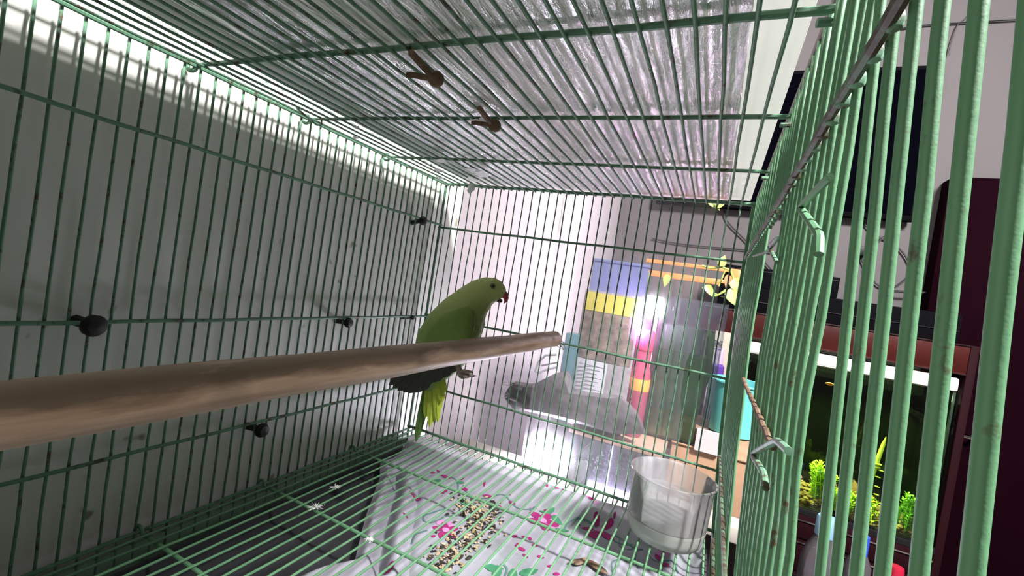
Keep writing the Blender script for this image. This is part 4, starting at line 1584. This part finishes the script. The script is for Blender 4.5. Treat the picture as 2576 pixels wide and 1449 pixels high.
# clear acrylic case around it
ACR = glass('clear_acrylic', (0.95, 0.97, 0.99), 0.02, 0.04, (0.78, 0.80, 0.95))
ac = thing('acrylic_case', 'clear acrylic case standing around the green container', 'case', (0.4, 0.32, cz1))
a, b = pbox(1640, 1806, 750, 1120, 0.282, 0.4)
ax0, ax1, az1 = a[0], b[0], b[2]
ay0, ay1 = 0.2835, 0.40
az0 = cz1 + 0.0005
for q0, q1 in (((ax0, ay0, az0), (ax1, ay0 + .0028, az1)), ((ax0, ay1 - .0028, az0), (ax1, ay1, az1)), ((ax1 - .0028, ay0 + .0028, az0), (ax1, ay1 - .0028, az1)), ((ax0, ay0 + .0028, az0), (ax0 + .0028, ay1 - .0028, az1))):
    part(MB().box(q0, q1, 0.0004), 'pane', ACR, ac, False)

# teal bowl
TEAL = mat('teal_plastic_opaque', (0.12, 0.50, 0.48), 0.35)
tbc = (0.497, 0.462, cz1 + 0.0005)
zt = at(1840, 962, 0.42).z - tbc[2]
tbw = thing('teal_bowl', 'teal plastic bowl standing on the cardboard box', 'bowl', tbc)
part(MB().lathe([(0.0001, 0), (0.044, 0), (0.050, 0.004), (0.060, zt - .004), (0.063, zt - .003), (0.063, zt), (0.058, zt), (0.048, 0.006), (0.0001, 0.004)], 40, tbc), 'bowl_wall', TEAL, tbw)
# carton with a round mark and purple bottle
BEIGE = mat('beige_card', (0.42, 0.36, 0.28), 0.7)
a, b = pbox(1786, 1870, 838, 1000, 0.60, 0.66)
bx = thing('beige_carton', 'beige carton with a round dark mark behind the purple bottle', 'carton', ((a[0] + b[0]) / 2, 0.63, 0.018))
part(MB().box((a[0], 0.60, TZ), (b[0], 0.66, b[2]), 0.002), 'carton', BEIGE, bx)
mc = at(1799, 866, 0.599)
part(MB().tube([(mc.x + 0.010 * math.cos(t), 0.5985, mc.z + 0.010 * math.sin(t)) for t in np.linspace(0.0, 5.9, 24)], 0.0012, 6), 'printed_ring', INK, bx)
part(MB().tube([(mc.x + 0.0045 * math.cos(t), 0.5985, mc.z + 0.0045 * math.sin(t)) for t in np.linspace(0.0, 5.5, 16)] , 0.0009, 6), 'printed_letter', INK, bx)
part(MB().tube([(mc.x - 0.0045, 0.5985, mc.z), (mc.x + 0.0045, 0.5985, mc.z)], 0.0009, 6), 'printed_letter', INK, bx)
PURP = mat('purple_plastic', (0.09, 0.035, 0.24), 0.35)
LILAC = mat('lilac_plastic', (0.38, 0.28, 0.62), 0.4)
pu = at(1799, 960, 0.55)
z0, z1, z2 = 0.0185, at(1799, 912, 0.55).z, at(1799, 872, 0.55).z
bottle('purple_bottle', 'small purple bottle with a lilac cap beside the acrylic case', 'bottle', (pu.x, 0.543, z0),
       [(0.0001, 0), (0.013, 0), (0.0145, 0.003), (0.0145, z1 - z0 - .006), (0.009, z1 - z0), (0.0001, z1 - z0)],
       [(0.0095, z1 - z0), (0.0095, z2 - z0 - .002), (0.008, z2 - z0), (0.0001, z2 - z0)], PURP, LILAC)

# ------------------------------------------------------------------ far furniture
MAROON = mat('maroon_lacquer', (0.016, 0.002, 0.004), 0.7, 0, (0.012, 0.0018, 0.0035), 8, spec=0.1)
MAROON2 = mat('red_brown_lacquer', (0.055, 0.009, 0.007), 0.4, 0, (0.035, 0.006, 0.005), 6, spec=0.2)
DOORM = mat('plum_door_paint', (0.006, 0.0006, 0.0025), 0.8, 0, (0.008, 0.001, 0.0035), 5, spec=0.02)
MATTE = mat('matte_black_case', (0.003, 0.003, 0.004), 0.8, spec=0.03)
SCREEN = mat('black_screen', (0.001, 0.001, 0.0025), 0.8, spec=0.005)

# television on the back wall
tv = thing('television', 'wide black television hung on the mauve wall above the cabinet', 'television', (0.55, 0.99, 0.6))
xr = 0.888
xl = at(1650, 520, 0.985).x
part(MB().box((xl, 0.962, 0.602), (xr, 0.985, 1.038), 0.003), 'bezel', MATTE, tv)
part(MB().box((xl + 0.012, 0.9605, 0.618), (xr - 0.012, 0.9625, 1.026)), 'screen', SCREEN, tv, False)
part(MB().box((xl + 0.2, 0.985, 0.70), (xr - 0.2, 1.0, 0.95)), 'wall_bracket', BLACK_PLASTIC, tv, False)

# wardrobe / door on the right
dx0, dtop = 0.918, 0.716
dw = thing('plum_wardrobe', 'dark plum wardrobe with a chrome bar handle right of the television', 'wardrobe', (1.4, 0.96, -0.8))
part(MB().box((0.985, 0.955, -0.8), (1.9, 0.998, dtop + 0.012)), 'carcass', DOORM, dw, False)
part(MB().box((0.985, 0.938, -0.78), (1.47, 0.954, dtop), 0.003), 'door', DOORM, dw)
part(MB().box((1.475, 0.938, -0.78), (1.89, 0.954, dtop), 0.003), 'door', DOORM, dw)
part(MB().box((dx0 + 0.024, 0.945, 0.36), (0.983, 0.998, dtop + 0.006), 0.003), 'side_stile', DOORM, dw)
h0, h1 = at(2386, 1089, 0.915), at(2456, 1104, 0.915)
hh = part(MB().tube([(h0.x, 0.938, h0.z), (h0.x, 0.915, h0.z), (h0.x + .006, 0.912, h0.z), (h1.x - .006, 0.912, h0.z), (h1.x, 0.915, h0.z), (h1.x, 0.938, h0.z)], 0.0042, 10), 'handle', CHROME, dw)
hh['label'] = 'chrome bar handle'

# TV cabinet: drawers below the aquarium, shelf above it
cb = thing('television_cabinet', 'low maroon cabinet with bright metal trim carrying the aquarium', 'cabinet', (0.72, 0.87, -0.8))
part(MB().box((0.655, 0.748, -0.79), (0.965, 0.995, -0.205), 0.003), 'carcass', MAROON, cb)
for z0, z1 in ((-0.262, -0.215), (-0.345, -0.270), (-0.52, -0.355), (-0.77, -0.53)):
    part(MB().box((0.662, 0.742, z0), (0.962, 0.7485, z1), 0.002), 'drawer_front', MAROON, cb)
    part(MB().box((0.662, 0.7385, z1 - 0.004), (0.962, 0.742, z1 - 0.001)), 'metal_trim', CHROME, cb, False)
part(MB().box((0.40, 0.745, 0.214), (0.964, 0.995, 0.284), 0.002), 'upper_shelf', MAROON2, cb)
part(MB().box((0.40, 0.742, 0.281), (0.964, 0.7455, 0.2835)), 'metal_trim', CHROME, cb, False)
part(MB().box((0.40, 0.742, 0.2145), (0.964, 0.7455, 0.2165)), 'metal_trim', CHROME, cb, False)
part(MB().box((0.966, 0.75, -0.79), (0.982, 0.993, 0.284), 0.002), 'side_board', MAROON, cb)
part(MB().box((0.40, 0.75, -0.79), (0.416, 0.995, 0.2135), 0.002), 'side_board', MAROON, cb)
# black players on the shelf
sp = thing('black_player', 'long black player box on the shelf above the aquarium', 'player', (0.75, 0.87, 0.285))
part(MB().box((0.43, 0.79, 0.2845), (0.958, 0.96, 0.352), 0.003), 'player_case', MATTE, sp)
part(MB().box((0.435, 0.7875, 0.312), (0.955, 0.7905, 0.3135)), 'bright_strip', CHROME, sp, False)
part(MB().box((0.925, 0.785, 0.292), (0.929, 0.7905, 0.322)), 'knob_bar', STEEL, sp, False)
sp2 = thing('set_top_box', 'smaller black set-top box standing on the long player', 'player', (0.6, 0.87, 0.3525))
part(MB().box((0.435, 0.80, 0.3525), (0.71, 0.93, 0.408), 0.003), 'box_case', MATTE, sp2)
part(MB().box((0.44, 0.798, 0.398), (0.705, 0.8005, 0.400)), 'bright_strip', CHROME, sp2, False)  # chrome strip added for the highlights along the box edge

# cables
CABLE = mat('black_cable', (0.012, 0.011, 0.012), 0.5)


def cable(pix, y, r, label, group='black cables on the mauve wall'):
    pts = [at(u, v, y) for u, v in pix]
    q = []
    for i in range(len(pts) - 1):
        p0, p1, p2, p3 = pts[max(0, i - 1)], pts[i], pts[i + 1], pts[min(len(pts) - 1, i + 2)]
        for t in np.linspace(0, 1, 8, endpoint=False):
            q.append(0.5 * ((2 * p1) + (p2 - p0) * t + (2 * p0 - 5 * p1 + 4 * p2 - p3) * t * t + (3 * p1 - p0 - 3 * p2 + p3) * t ** 3))
    q.append(pts[-1])
    return solo(MB().tube(q, r, 6), 'wall_cable', CABLE, label, 'cable', group)


cable([(1820, 528), (1832, 560), (1880, 610), (1950, 690)], 0.992, 0.0022, 'black cable slanting down from the left half of the television')
cable([(1640, 600), (1700, 612), (1780, 621), (1890, 630), (2000, 640), (2060, 640)], 0.992, 0.0022, 'thin level black cable behind the plant')
cable([(2168, 555), (2200, 590), (2240, 608), (2275, 640), (2292, 680), (2275, 705), (2245, 725)], 0.992, 0.0024, 'black cable looping wide to the right under the television')
cable([(2250, 570), (2220, 600), (2190, 625), (2172, 635)], 0.992, 0.0022, 'short black cable slanting down left below the television')
cable([(2162, 640), (2180, 680), (2200, 710), (2225, 728), (2240, 740)], 0.992, 0.0024, 'black cable hanging from the wall plug to the player')
cable([(2178, 645), (2188, 670), (2185, 720), (2178, 745)], 0.992, 0.0020, 'thin cable hanging straight beside the wall plug')
cable([(2238, 732), (2262, 733), (2290, 735), (2330, 736)], 0.97, 0.0032, 'thick level cable just above the player at right')
pl_ = at(2165, 632, 0.985)
solo(MB().box((pl_.x - 0.016, 0.972, pl_.z - 0.014), (pl_.x + 0.014, 0.9995, pl_.z + 0.014), 0.003), 'wall_plug', BLACK_PLASTIC, 'black plug in the wall under the television', 'plug')
cable([(2240, 75), (2330, 62), (2440, 55), (2580, 47)], 0.992, 0.0026, 'long level black cable high on the wall right of the cage', 'thin cables high on the wall')
cable([(2460, 10), (2430, 45), (2410, 62), (2395, 100), (2385, 140)], 0.992, 0.0014, 'thin cable crossing the long one high on the wall', 'thin cables high on the wall')

# ------------------------------------------------------------------ aquarium
aq = thing('aquarium', 'lit aquarium with bright green plants standing on the maroon cabinet', 'aquarium', (0.735, 0.85, -0.204))
qx0, qx1, qy0, qy1 = 0.500, 0.962, 0.752, 0.93
qz0, qz1 = -0.190, 0.172
AG = glass('aquarium_glass', (0.92, 0.97, 0.93), 0.02, 0.002, (0.4, 0.5, 0.4))
DEEP = mat('dark_green_backdrop', (0.0015, 0.003, 0.001), 0.6, 0, (0.003, 0.005, 0.0015), 9, spec=0.02)
part(MB().box((0.658, qy0 - 0.004, -0.2045), (qx1 + 0.004, qy1 + 0.004, qz0), 0.001), 'base_rim', BLACK_PLASTIC, aq)
part(MB().box((qx0, qy0 - 0.002, qz0 - 0.0135), (0.657, qy1 + 0.002, qz0), 0.001), 'base_rim', BLACK_PLASTIC, aq)
part(MB().box((qx0, qy0, qz0), (qx1, qy0 + 0.004, qz1)), 'pane', AG, aq, False)
part(MB().box((qx1 - 0.004, qy0 + 0.004, qz0), (qx1, qy1 - 0.004, qz1)), 'pane', AG, aq, False)
part(MB().box((qx0, qy0 + 0.004, qz0), (qx0 + 0.004, qy1 - 0.004, qz1)), 'pane', AG, aq, False)
part(MB().box((qx0 + 0.004, qy1 - 0.004, qz0), (qx1 - 0.004, qy1, qz1)), 'backdrop', DEEP, aq, False)
WAT = glass('tank_water', (0.80, 0.90, 0.62), 0.01, 0.0, (0.10, 0.13, 0.04))
part(MB().box((qx0 + 0.0045, qy0 + 0.0045, qz0 + 0.004), (qx1 - 0.0045, qy1 - 0.0045, 0.148)), 'water', WAT, aq, False)
part(MB().box((qx1 - 0.010, qy0 + 0.002, qz0), (qx1 - 0.006, qy0 + 0.0065, qz1)), 'corner_bead', mat('silicone', (0.10, 0.16, 0.11), 0.5), aq, False)
gm = MB()
r = np.random.default_rng(8)
for _ in range(700):
    x, y = r.uniform(qx0 + .01, qx1 - .01), r.uniform(qy0 + .012, qy1 - .012)
    s = r.uniform(0.004, 0.009)
    z = qz0 + 0.006 + 0.016 * abs(math.sin(x * 20)) * r.random() + 0.004
    gm.lathe([(0.0002, -s * .6), (s * .8, -s * .3), (s, s * .1), (s * .5, s * .5), (0.0002, s * .6)], 6, (x, y, z))
g = part(gm, 'gravel', mat('brown_gravel', (0.20, 0.11, 0.03), 0.8, 0, (0.34, 0.24, 0.07), 90), aq)
g['kind'] = 'stuff'
LAMP = emis('lamp_tube', (0.97, 0.98, 1.0), 5.0)
al = thing('aquarium_lamp', 'long white lamp bar lying across the top of the aquarium', 'lamp', (0.735, 0.80, 0.175))
part(MB().box((qx0 - 0.01, 0.745, 0.174), (qx1 - 0.006, 0.82, 0.205), 0.005), 'lamp_housing', mat('lamp_white_plastic', (0.72, 0.72, 0.68), 0.35), al)
part(MB().box((qx0 + 0.0, 0.7425, 0.180), (0.775, 0.7455, 0.202), 0.001), 'light_tube', LAMP, al)['label'] = 'glowing front of the lamp bar'

PLANT = mat('lime_plant', (0.55, 0.75, 0.02), 0.6, 0, (0.42, 0.66, 0.02), 60)
PLANT2 = mat('green_plant', (0.20, 0.50, 0.03), 0.6, 0, (0.28, 0.58, 0.04), 60)


def weed(u, v0, v1, y, wd, m, label, seed, n=46):
    r = np.random.default_rng(seed)
    b, t = at(u, v1, y), at(u, v0, y)
    h = t.z - b.z
    z0 = max(qz0 + 0.012, b.z)
    p = thing('water_plant', label, 'plant', (b.x, y, z0), 'water plants in the aquarium')
    mb = MB()
    for _ in range(n):
        x = b.x + r.normal(0, wd * 0.45)
        yy = y + r.normal(0, 0.010)
        L = h * r.uniform(0.45, 1.0)
        lean = r.normal(0, 0.12)
        d = Vector((lean, r.normal(0, .05), 1)).normalized()
        mb.tube([(x, yy, z0), Vector((x, yy, z0)) + d * L * 0.5, Vector((x, yy, z0)) + d * L], 0.0010, 4)
        for k in np.linspace(0.15, 1, max(4, int(L / 0.006))):
            c = Vector((x, yy, z0)) + d * L * k
            for q in range(3):
                a = r.uniform(0, 2 * PI)
                e = Vector((math.cos(a), math.sin(a), 0.55))
                s = Vector((-math.sin(a), math.cos(a), 0)) * 0.0022
                tip = c + e * 0.0085
                md = c + e * 0.0045
                mb.add([c, md + s, tip, md - s], [(0, 1, 2, 3)])
    o = part(mb, 'leaves', m, p)
    o['kind'] = 'stuff'
    return p


weed(2048, 1190, 1290, 0.80, 0.016, PLANT, 'lime water plant leftmost in the open part of the aquarium', 1)
weed(2090, 1232, 1290, 0.785, 0.022, PLANT, 'low lime water plant beside the brown rocks', 2)
weed(2140, 1262, 1318, 0.785, 0.030, PLANT, 'lowest lime water plant, at the foot of the ringed spire', 3)
weed(2178, 1268, 1322, 0.775, 0.014, PLANT, 'narrow lime plant right of the ringed spire', 4)
weed(2285, 1252, 1338, 0.79, 0.026, PLANT2, 'green bushy water plant in the right end of the aquarium', 5, 60)
weed(1935, 1150, 1262, 0.80, 0.030, PLANT, 'large lime water plant seen through the thick bars by the lowest latch', 6, 60)
weed(1917, 1068, 1150, 0.86, 0.018, PLANT, 'tall lime water plant at the far left of the aquarium', 7)
# ringed spire ornament
SPIRE = mat('yellow_ornament', (0.55, 0.58, 0.10), 0.5)
a0, a1 = at(2178, 1236, 0.84), at(2222, 1118, 0.84)
spn = thing('ringed_spire', 'slanting slender yellow spire with ring collars inside the aquarium', 'ornament', at(2178, 1236, 0.84))
part(MB().tube([a0, a0.lerp(a1, 0.5), a1, a1 + (a1 - a0) * 0.16], [0.007, 0.006, 0.0042, 0.0008], 12), 'spire', SPIRE, spn)
ax = (a1 - a0).normalized()
for k in (0.54, 0.60):
    c = a0.lerp(a1, k)
    part(MB().lathe([(0.004, -0.0012), (0.0115, -0.0012), (0.0115, 0.0012), (0.004, 0.0012)], 18, c, Vector((0.1, 0, 1))), 'collar', SPIRE, spn)
part(MB().tube([a0, at(2160, 1290, 0.84), (at(2160, 1300, 0.84).x, 0.84, qz0 + 0.01)], [0.007, 0.0075, 0.010], 10), 'foot', SPIRE, spn)
for i, (u, v) in enumerate(((2216, 1184), (2208, 1200), (2206, 1224), (2204, 1244), (2198, 1268))):
    c = at(u, v, 0.835)
    solo(MB().lathe([(0.0003, -0.002), (0.0055, -0.001), (0.0062, 0), (0.0055, 0.001), (0.0003, 0.002)], 14, c, (0.05, 0.15, 1)), 'floating_disc', SPIRE, ['topmost', 'second from the top', 'middle', 'fourth from the top', 'lowest'][i] + ' small yellow disc right of the spire in the aquarium', 'disc', 'yellow discs beside the spire')
ROCK = mat('brown_rock', (0.22, 0.10, 0.04), 0.8, 0, (0.36, 0.19, 0.08), 40, 0.6, 60)
for i, (u, v, s, lb) in enumerate(((2096, 1216, 0.013, 'brown rock standing behind the low lime plant'), (2146, 1220, 0.014, 'reddish brown rock left of the spire'), (2140, 1252, 0.016, 'brown rock at the foot of the spire'))):
    c = at(u, v, 0.83)
    z0 = qz0 + 0.008
    m = MB()
    hgt = c.z + s - z0
    prof = [(s * 1.5, 0), (s * 1.4, hgt * .3), (s * 0.9, hgt * .65), (s * .45, hgt * .9), (0.0003, hgt)]
    m.lathe(prof, 9, (c.x, 0.83, z0))
    r = np.random.default_rng(i)
    m.v = [(x + r.normal(0, s * .12), y + r.normal(0, s * .12), z) for x, y, z in m.v]
    solo(m, 'aquarium_rock', ROCK, lb, 'rock', 'rocks in the aquarium')
GOLD = mat('orange_fish', (0.75, 0.22, 0.06), 0.4)
c = at(2088, 966, 0.80)
fsh = thing('goldfish', 'small orange fish high in the aquarium', 'fish', c)
part(MB().loft([(c + Vector((-0.010, 0, 0)), Vector((0, 0.0006, 0)), Vector((0, 0, 0.001))), (c + Vector((-0.007, 0, 0)), Vector((0, 0.002, 0)), Vector((0, 0, 0.003))), (c, Vector((0, 0.003, 0)), Vector((0, 0, 0.0045))), (c + Vector((0.007, 0, 0)), Vector((0, 0.0015, 0)), Vector((0, 0, 0.002))), (c + Vector((0.010, 0, 0)), Vector((0, 0.0006, 0)), Vector((0, 0, 0.0012)))], 12), 'body', GOLD, fsh)
part(MB().add([c + Vector((0.009, 0, 0)), c + Vector((0.016, 0.0004, 0.005)), c + Vector((0.014, 0, 0)), c + Vector((0.016, -0.0004, -0.005))], [(0, 1, 2), (0, 2, 3)]), 'tail_fin', GOLD, fsh)

# ------------------------------------------------------------------ pothos and the orange strip
LEAF = mat('pothos_leaf', (0.36, 0.52, 0.10), 0.4, 0, (0.44, 0.60, 0.16), 40)
VINE = mat('pothos_stem', (0.36, 0.46, 0.12), 0.5)
DRY = mat('dry_leaf', (0.45, 0.25, 0.12), 0.7)
PY = 0.70
po = thing('pothos_vine', 'pale green pothos vine trailing beside the far right corner of the cage', 'plant', at(1790, 780, PY))


def leaf(base, tip, wd, m, parent, nrm=Vector((0.1, -1, 0.25))):
    base, tip = Vector(base), Vector(tip)
    d = (tip - base)
    L = d.length
    d = d.normalized()
    nrm = (nrm - d * nrm.dot(d)).normalized()
    s = d.cross(nrm)
    vs = []
    ks = np.linspace(0, 1, 10)
    for k in ks:
        q = max(0.03, (math.sin(PI * min(1, k * 1.0) ** 0.62)) ** 0.9)
        for j in (-1, -0.5, 0, 0.5, 1):
            vs.append(base + d * L * k + s * wd * 0.5 * q * j + nrm * (0.12 * wd * abs(j) * q - 0.10 * L * k * k))
    fs = [(i * 5 + j, i * 5 + j + 1, i * 5 + j + 6, i * 5 + j + 5) for i in range(9) for j in range(4)]
    nb_ = len(vs)
    vs += [v - nrm * 0.0006 for v in vs]
    fs += [tuple(nb_ + q for q in reversed(f)) for f in fs[:]]
    return part(MB().add(vs, fs), 'leaf', m, parent)


def vine(pix, r, y=PY):
    part(MB().tube([at(u, v, y) for u, v in pix], r, 6), 'stem', VINE, po)


vine([(1766, 668), (1790, 675), (1816, 672), (1838, 680), (1846, 702), (1840, 722)], 0.0028)
vine([(1766, 725), (1782, 722), (1790, 738), (1800, 745), (1830, 730), (1846, 725)], 0.0026)
vine([(1808, 720), (1826, 676)], 0.0022)
p_ = at(1846, 725, PY)
part(MB().tube([p_, p_ + Vector((0.03, 0.03, -0.02)), (p_.x + 0.05, 0.765, 0.30), (p_.x + 0.055, 0.775, 0.2865)], 0.0026, 6), 'stem', VINE, po)
vine([(1830, 726), (1806, 742), (1792, 736)], 0.0024)
leaf(at(1840, 724, PY - .01), at(1858, 772, PY - .015), 0.046, LEAF, po)
leaf(at(1846, 700, PY - .005), at(1872, 740, PY - .005), 0.040, LEAF, po)
leaf(at(1776, 716, PY - .01), at(1796, 748, PY - .012), 0.020, LEAF, po)
leaf(at(1812, 670, PY - .01), at(1824, 642, PY - .01), 0.022, LEAF, po)
leaf(at(1782, 500, PY), at(1812, 528, PY), 0.022, LEAF, po)
leaf(at(1800, 520, PY - .01), at(1826, 508, PY - .01), 0.018, LEAF, po)
leaf(at(1680, 690, 0.45), at(1672, 722, 0.45), 0.016, LEAF, po)
vine([(1740, 505), (1782, 502), (1806, 522)], 0.0024)
leaf(at(1833, 690, PY - .012), at(1826, 724, PY - .012), 0.016, DRY, po)['label'] = 'small brown dried leaf'
# orange strip with a slot
ORS = mat('orange_strip_plastic', (0.80, 0.27, 0.08), 0.45)
OY = 0.792
m = MB()
p0, p1 = at(1620, 690, OY), at(1868, 697, OY)
z0, z1 = at(1800, 716, OY).z, at(1800, 671, OY).z
x1 = p1.x
vs = []
m.box((p0.x, OY, z1 - 0.011), (x1 - 0.012, OY + 0.005, z1), 0.001)
m.box((p0.x, OY, z0), (x1 - 0.012, OY + 0.005, z0 + 0.017), 0.001)
m.box((x1 - 0.030, OY - 0.0005, z0 - 0.004), (x1, OY + 0.0055, z1 + 0.0005), 0.0025)
osr = solo(m, 'orange_strip', ORS, 'orange plastic strip with a long slot hanging behind the pothos', 'strip')

# ------------------------------------------------------------------ odds and ends at the lower right, before the cabinet
CLEARB = glass('clear_bottle_plastic', (0.86, 0.84, 0.88), 0.05, 0.25, (0.62, 0.58, 0.64))
BLUEC = mat('pale_blue_cap', (0.25, 0.48, 0.72), 0.4)
pcb = at(2078, 1400, 0.55)
base_z = -0.42
st = thing('plastic_stool', 'dark stool standing before the cabinet under the bottle and jars', 'stool', (0.78, 0.58, -0.8))
part(MB().box((0.60, 0.46, base_z - 0.02), (0.96, 0.70, base_z), 0.004), 'seat', BLACK_PLASTIC, st)
for lx in (0.61, 0.93):
    for ly in (0.47, 0.67):
        part(MB().box((lx, ly, -0.8), (lx + 0.022, ly + 0.022, base_z - 0.02), 0.002), 'leg', BLACK_PLASTIC, st)
ct = at(2085, 1306, 0.55)
hb = ct.z - base_z
bottle('water_bottle', 'large clear plastic bottle with a pale blue cap below the aquarium', 'bottle', (ct.x, 0.56, base_z + 0.0005),
       [(0.0001, 0), (0.034, 0), (0.037, 0.004), (0.037, hb * .45), (0.0355, hb * .48), (0.037, hb * .51), (0.037, hb * .66), (0.030, hb * .76), (0.0185, hb * .84), (0.0175, hb * .88), (0.0001, hb * .88)],
       [(0.0185, hb * .86), (0.0190, hb * .865), (0.0190, hb * .985), (0.017, hb), (0.0001, hb)], CLEARB, BLUEC)
cj = at(2165, 1385, 0.55)
hj = at(2165, 1362, 0.55).z - base_z
bottle('jar', 'low clear jar with a small blue lid beside the large bottle', 'jar', (cj.x, 0.55, base_z + 0.0005),
       [(0.0001, 0), (0.020, 0), (0.022, 0.003), (0.022, hj * .82), (0.013, hj * .9), (0.0001, hj * .9)],
       [(0.012, hj * .9), (0.012, hj * 1.05), (0.0001, hj * 1.05)], CLEARB, mat('blue_lid', (0.03, 0.08, 0.55), 0.4))
cr = at(2254, 1440, 0.55)
hr = cr.z + 0.012 - base_z
bottle('dark_bottle', 'dark bottle with a red cap at the lower right', 'bottle', (cr.x, 0.55, base_z + 0.0005),
       [(0.0001, 0), (0.020, 0), (0.022, 0.003), (0.022, hr * .7), (0.012, hr * .8), (0.0001, hr * .8)],
       [(0.0125, hr * .8), (0.0125, hr * .98), (0.011, hr), (0.0001, hr)], BLACK_PLASTIC, mat('red_cap', (0.42, 0.01, 0.04), 0.4))
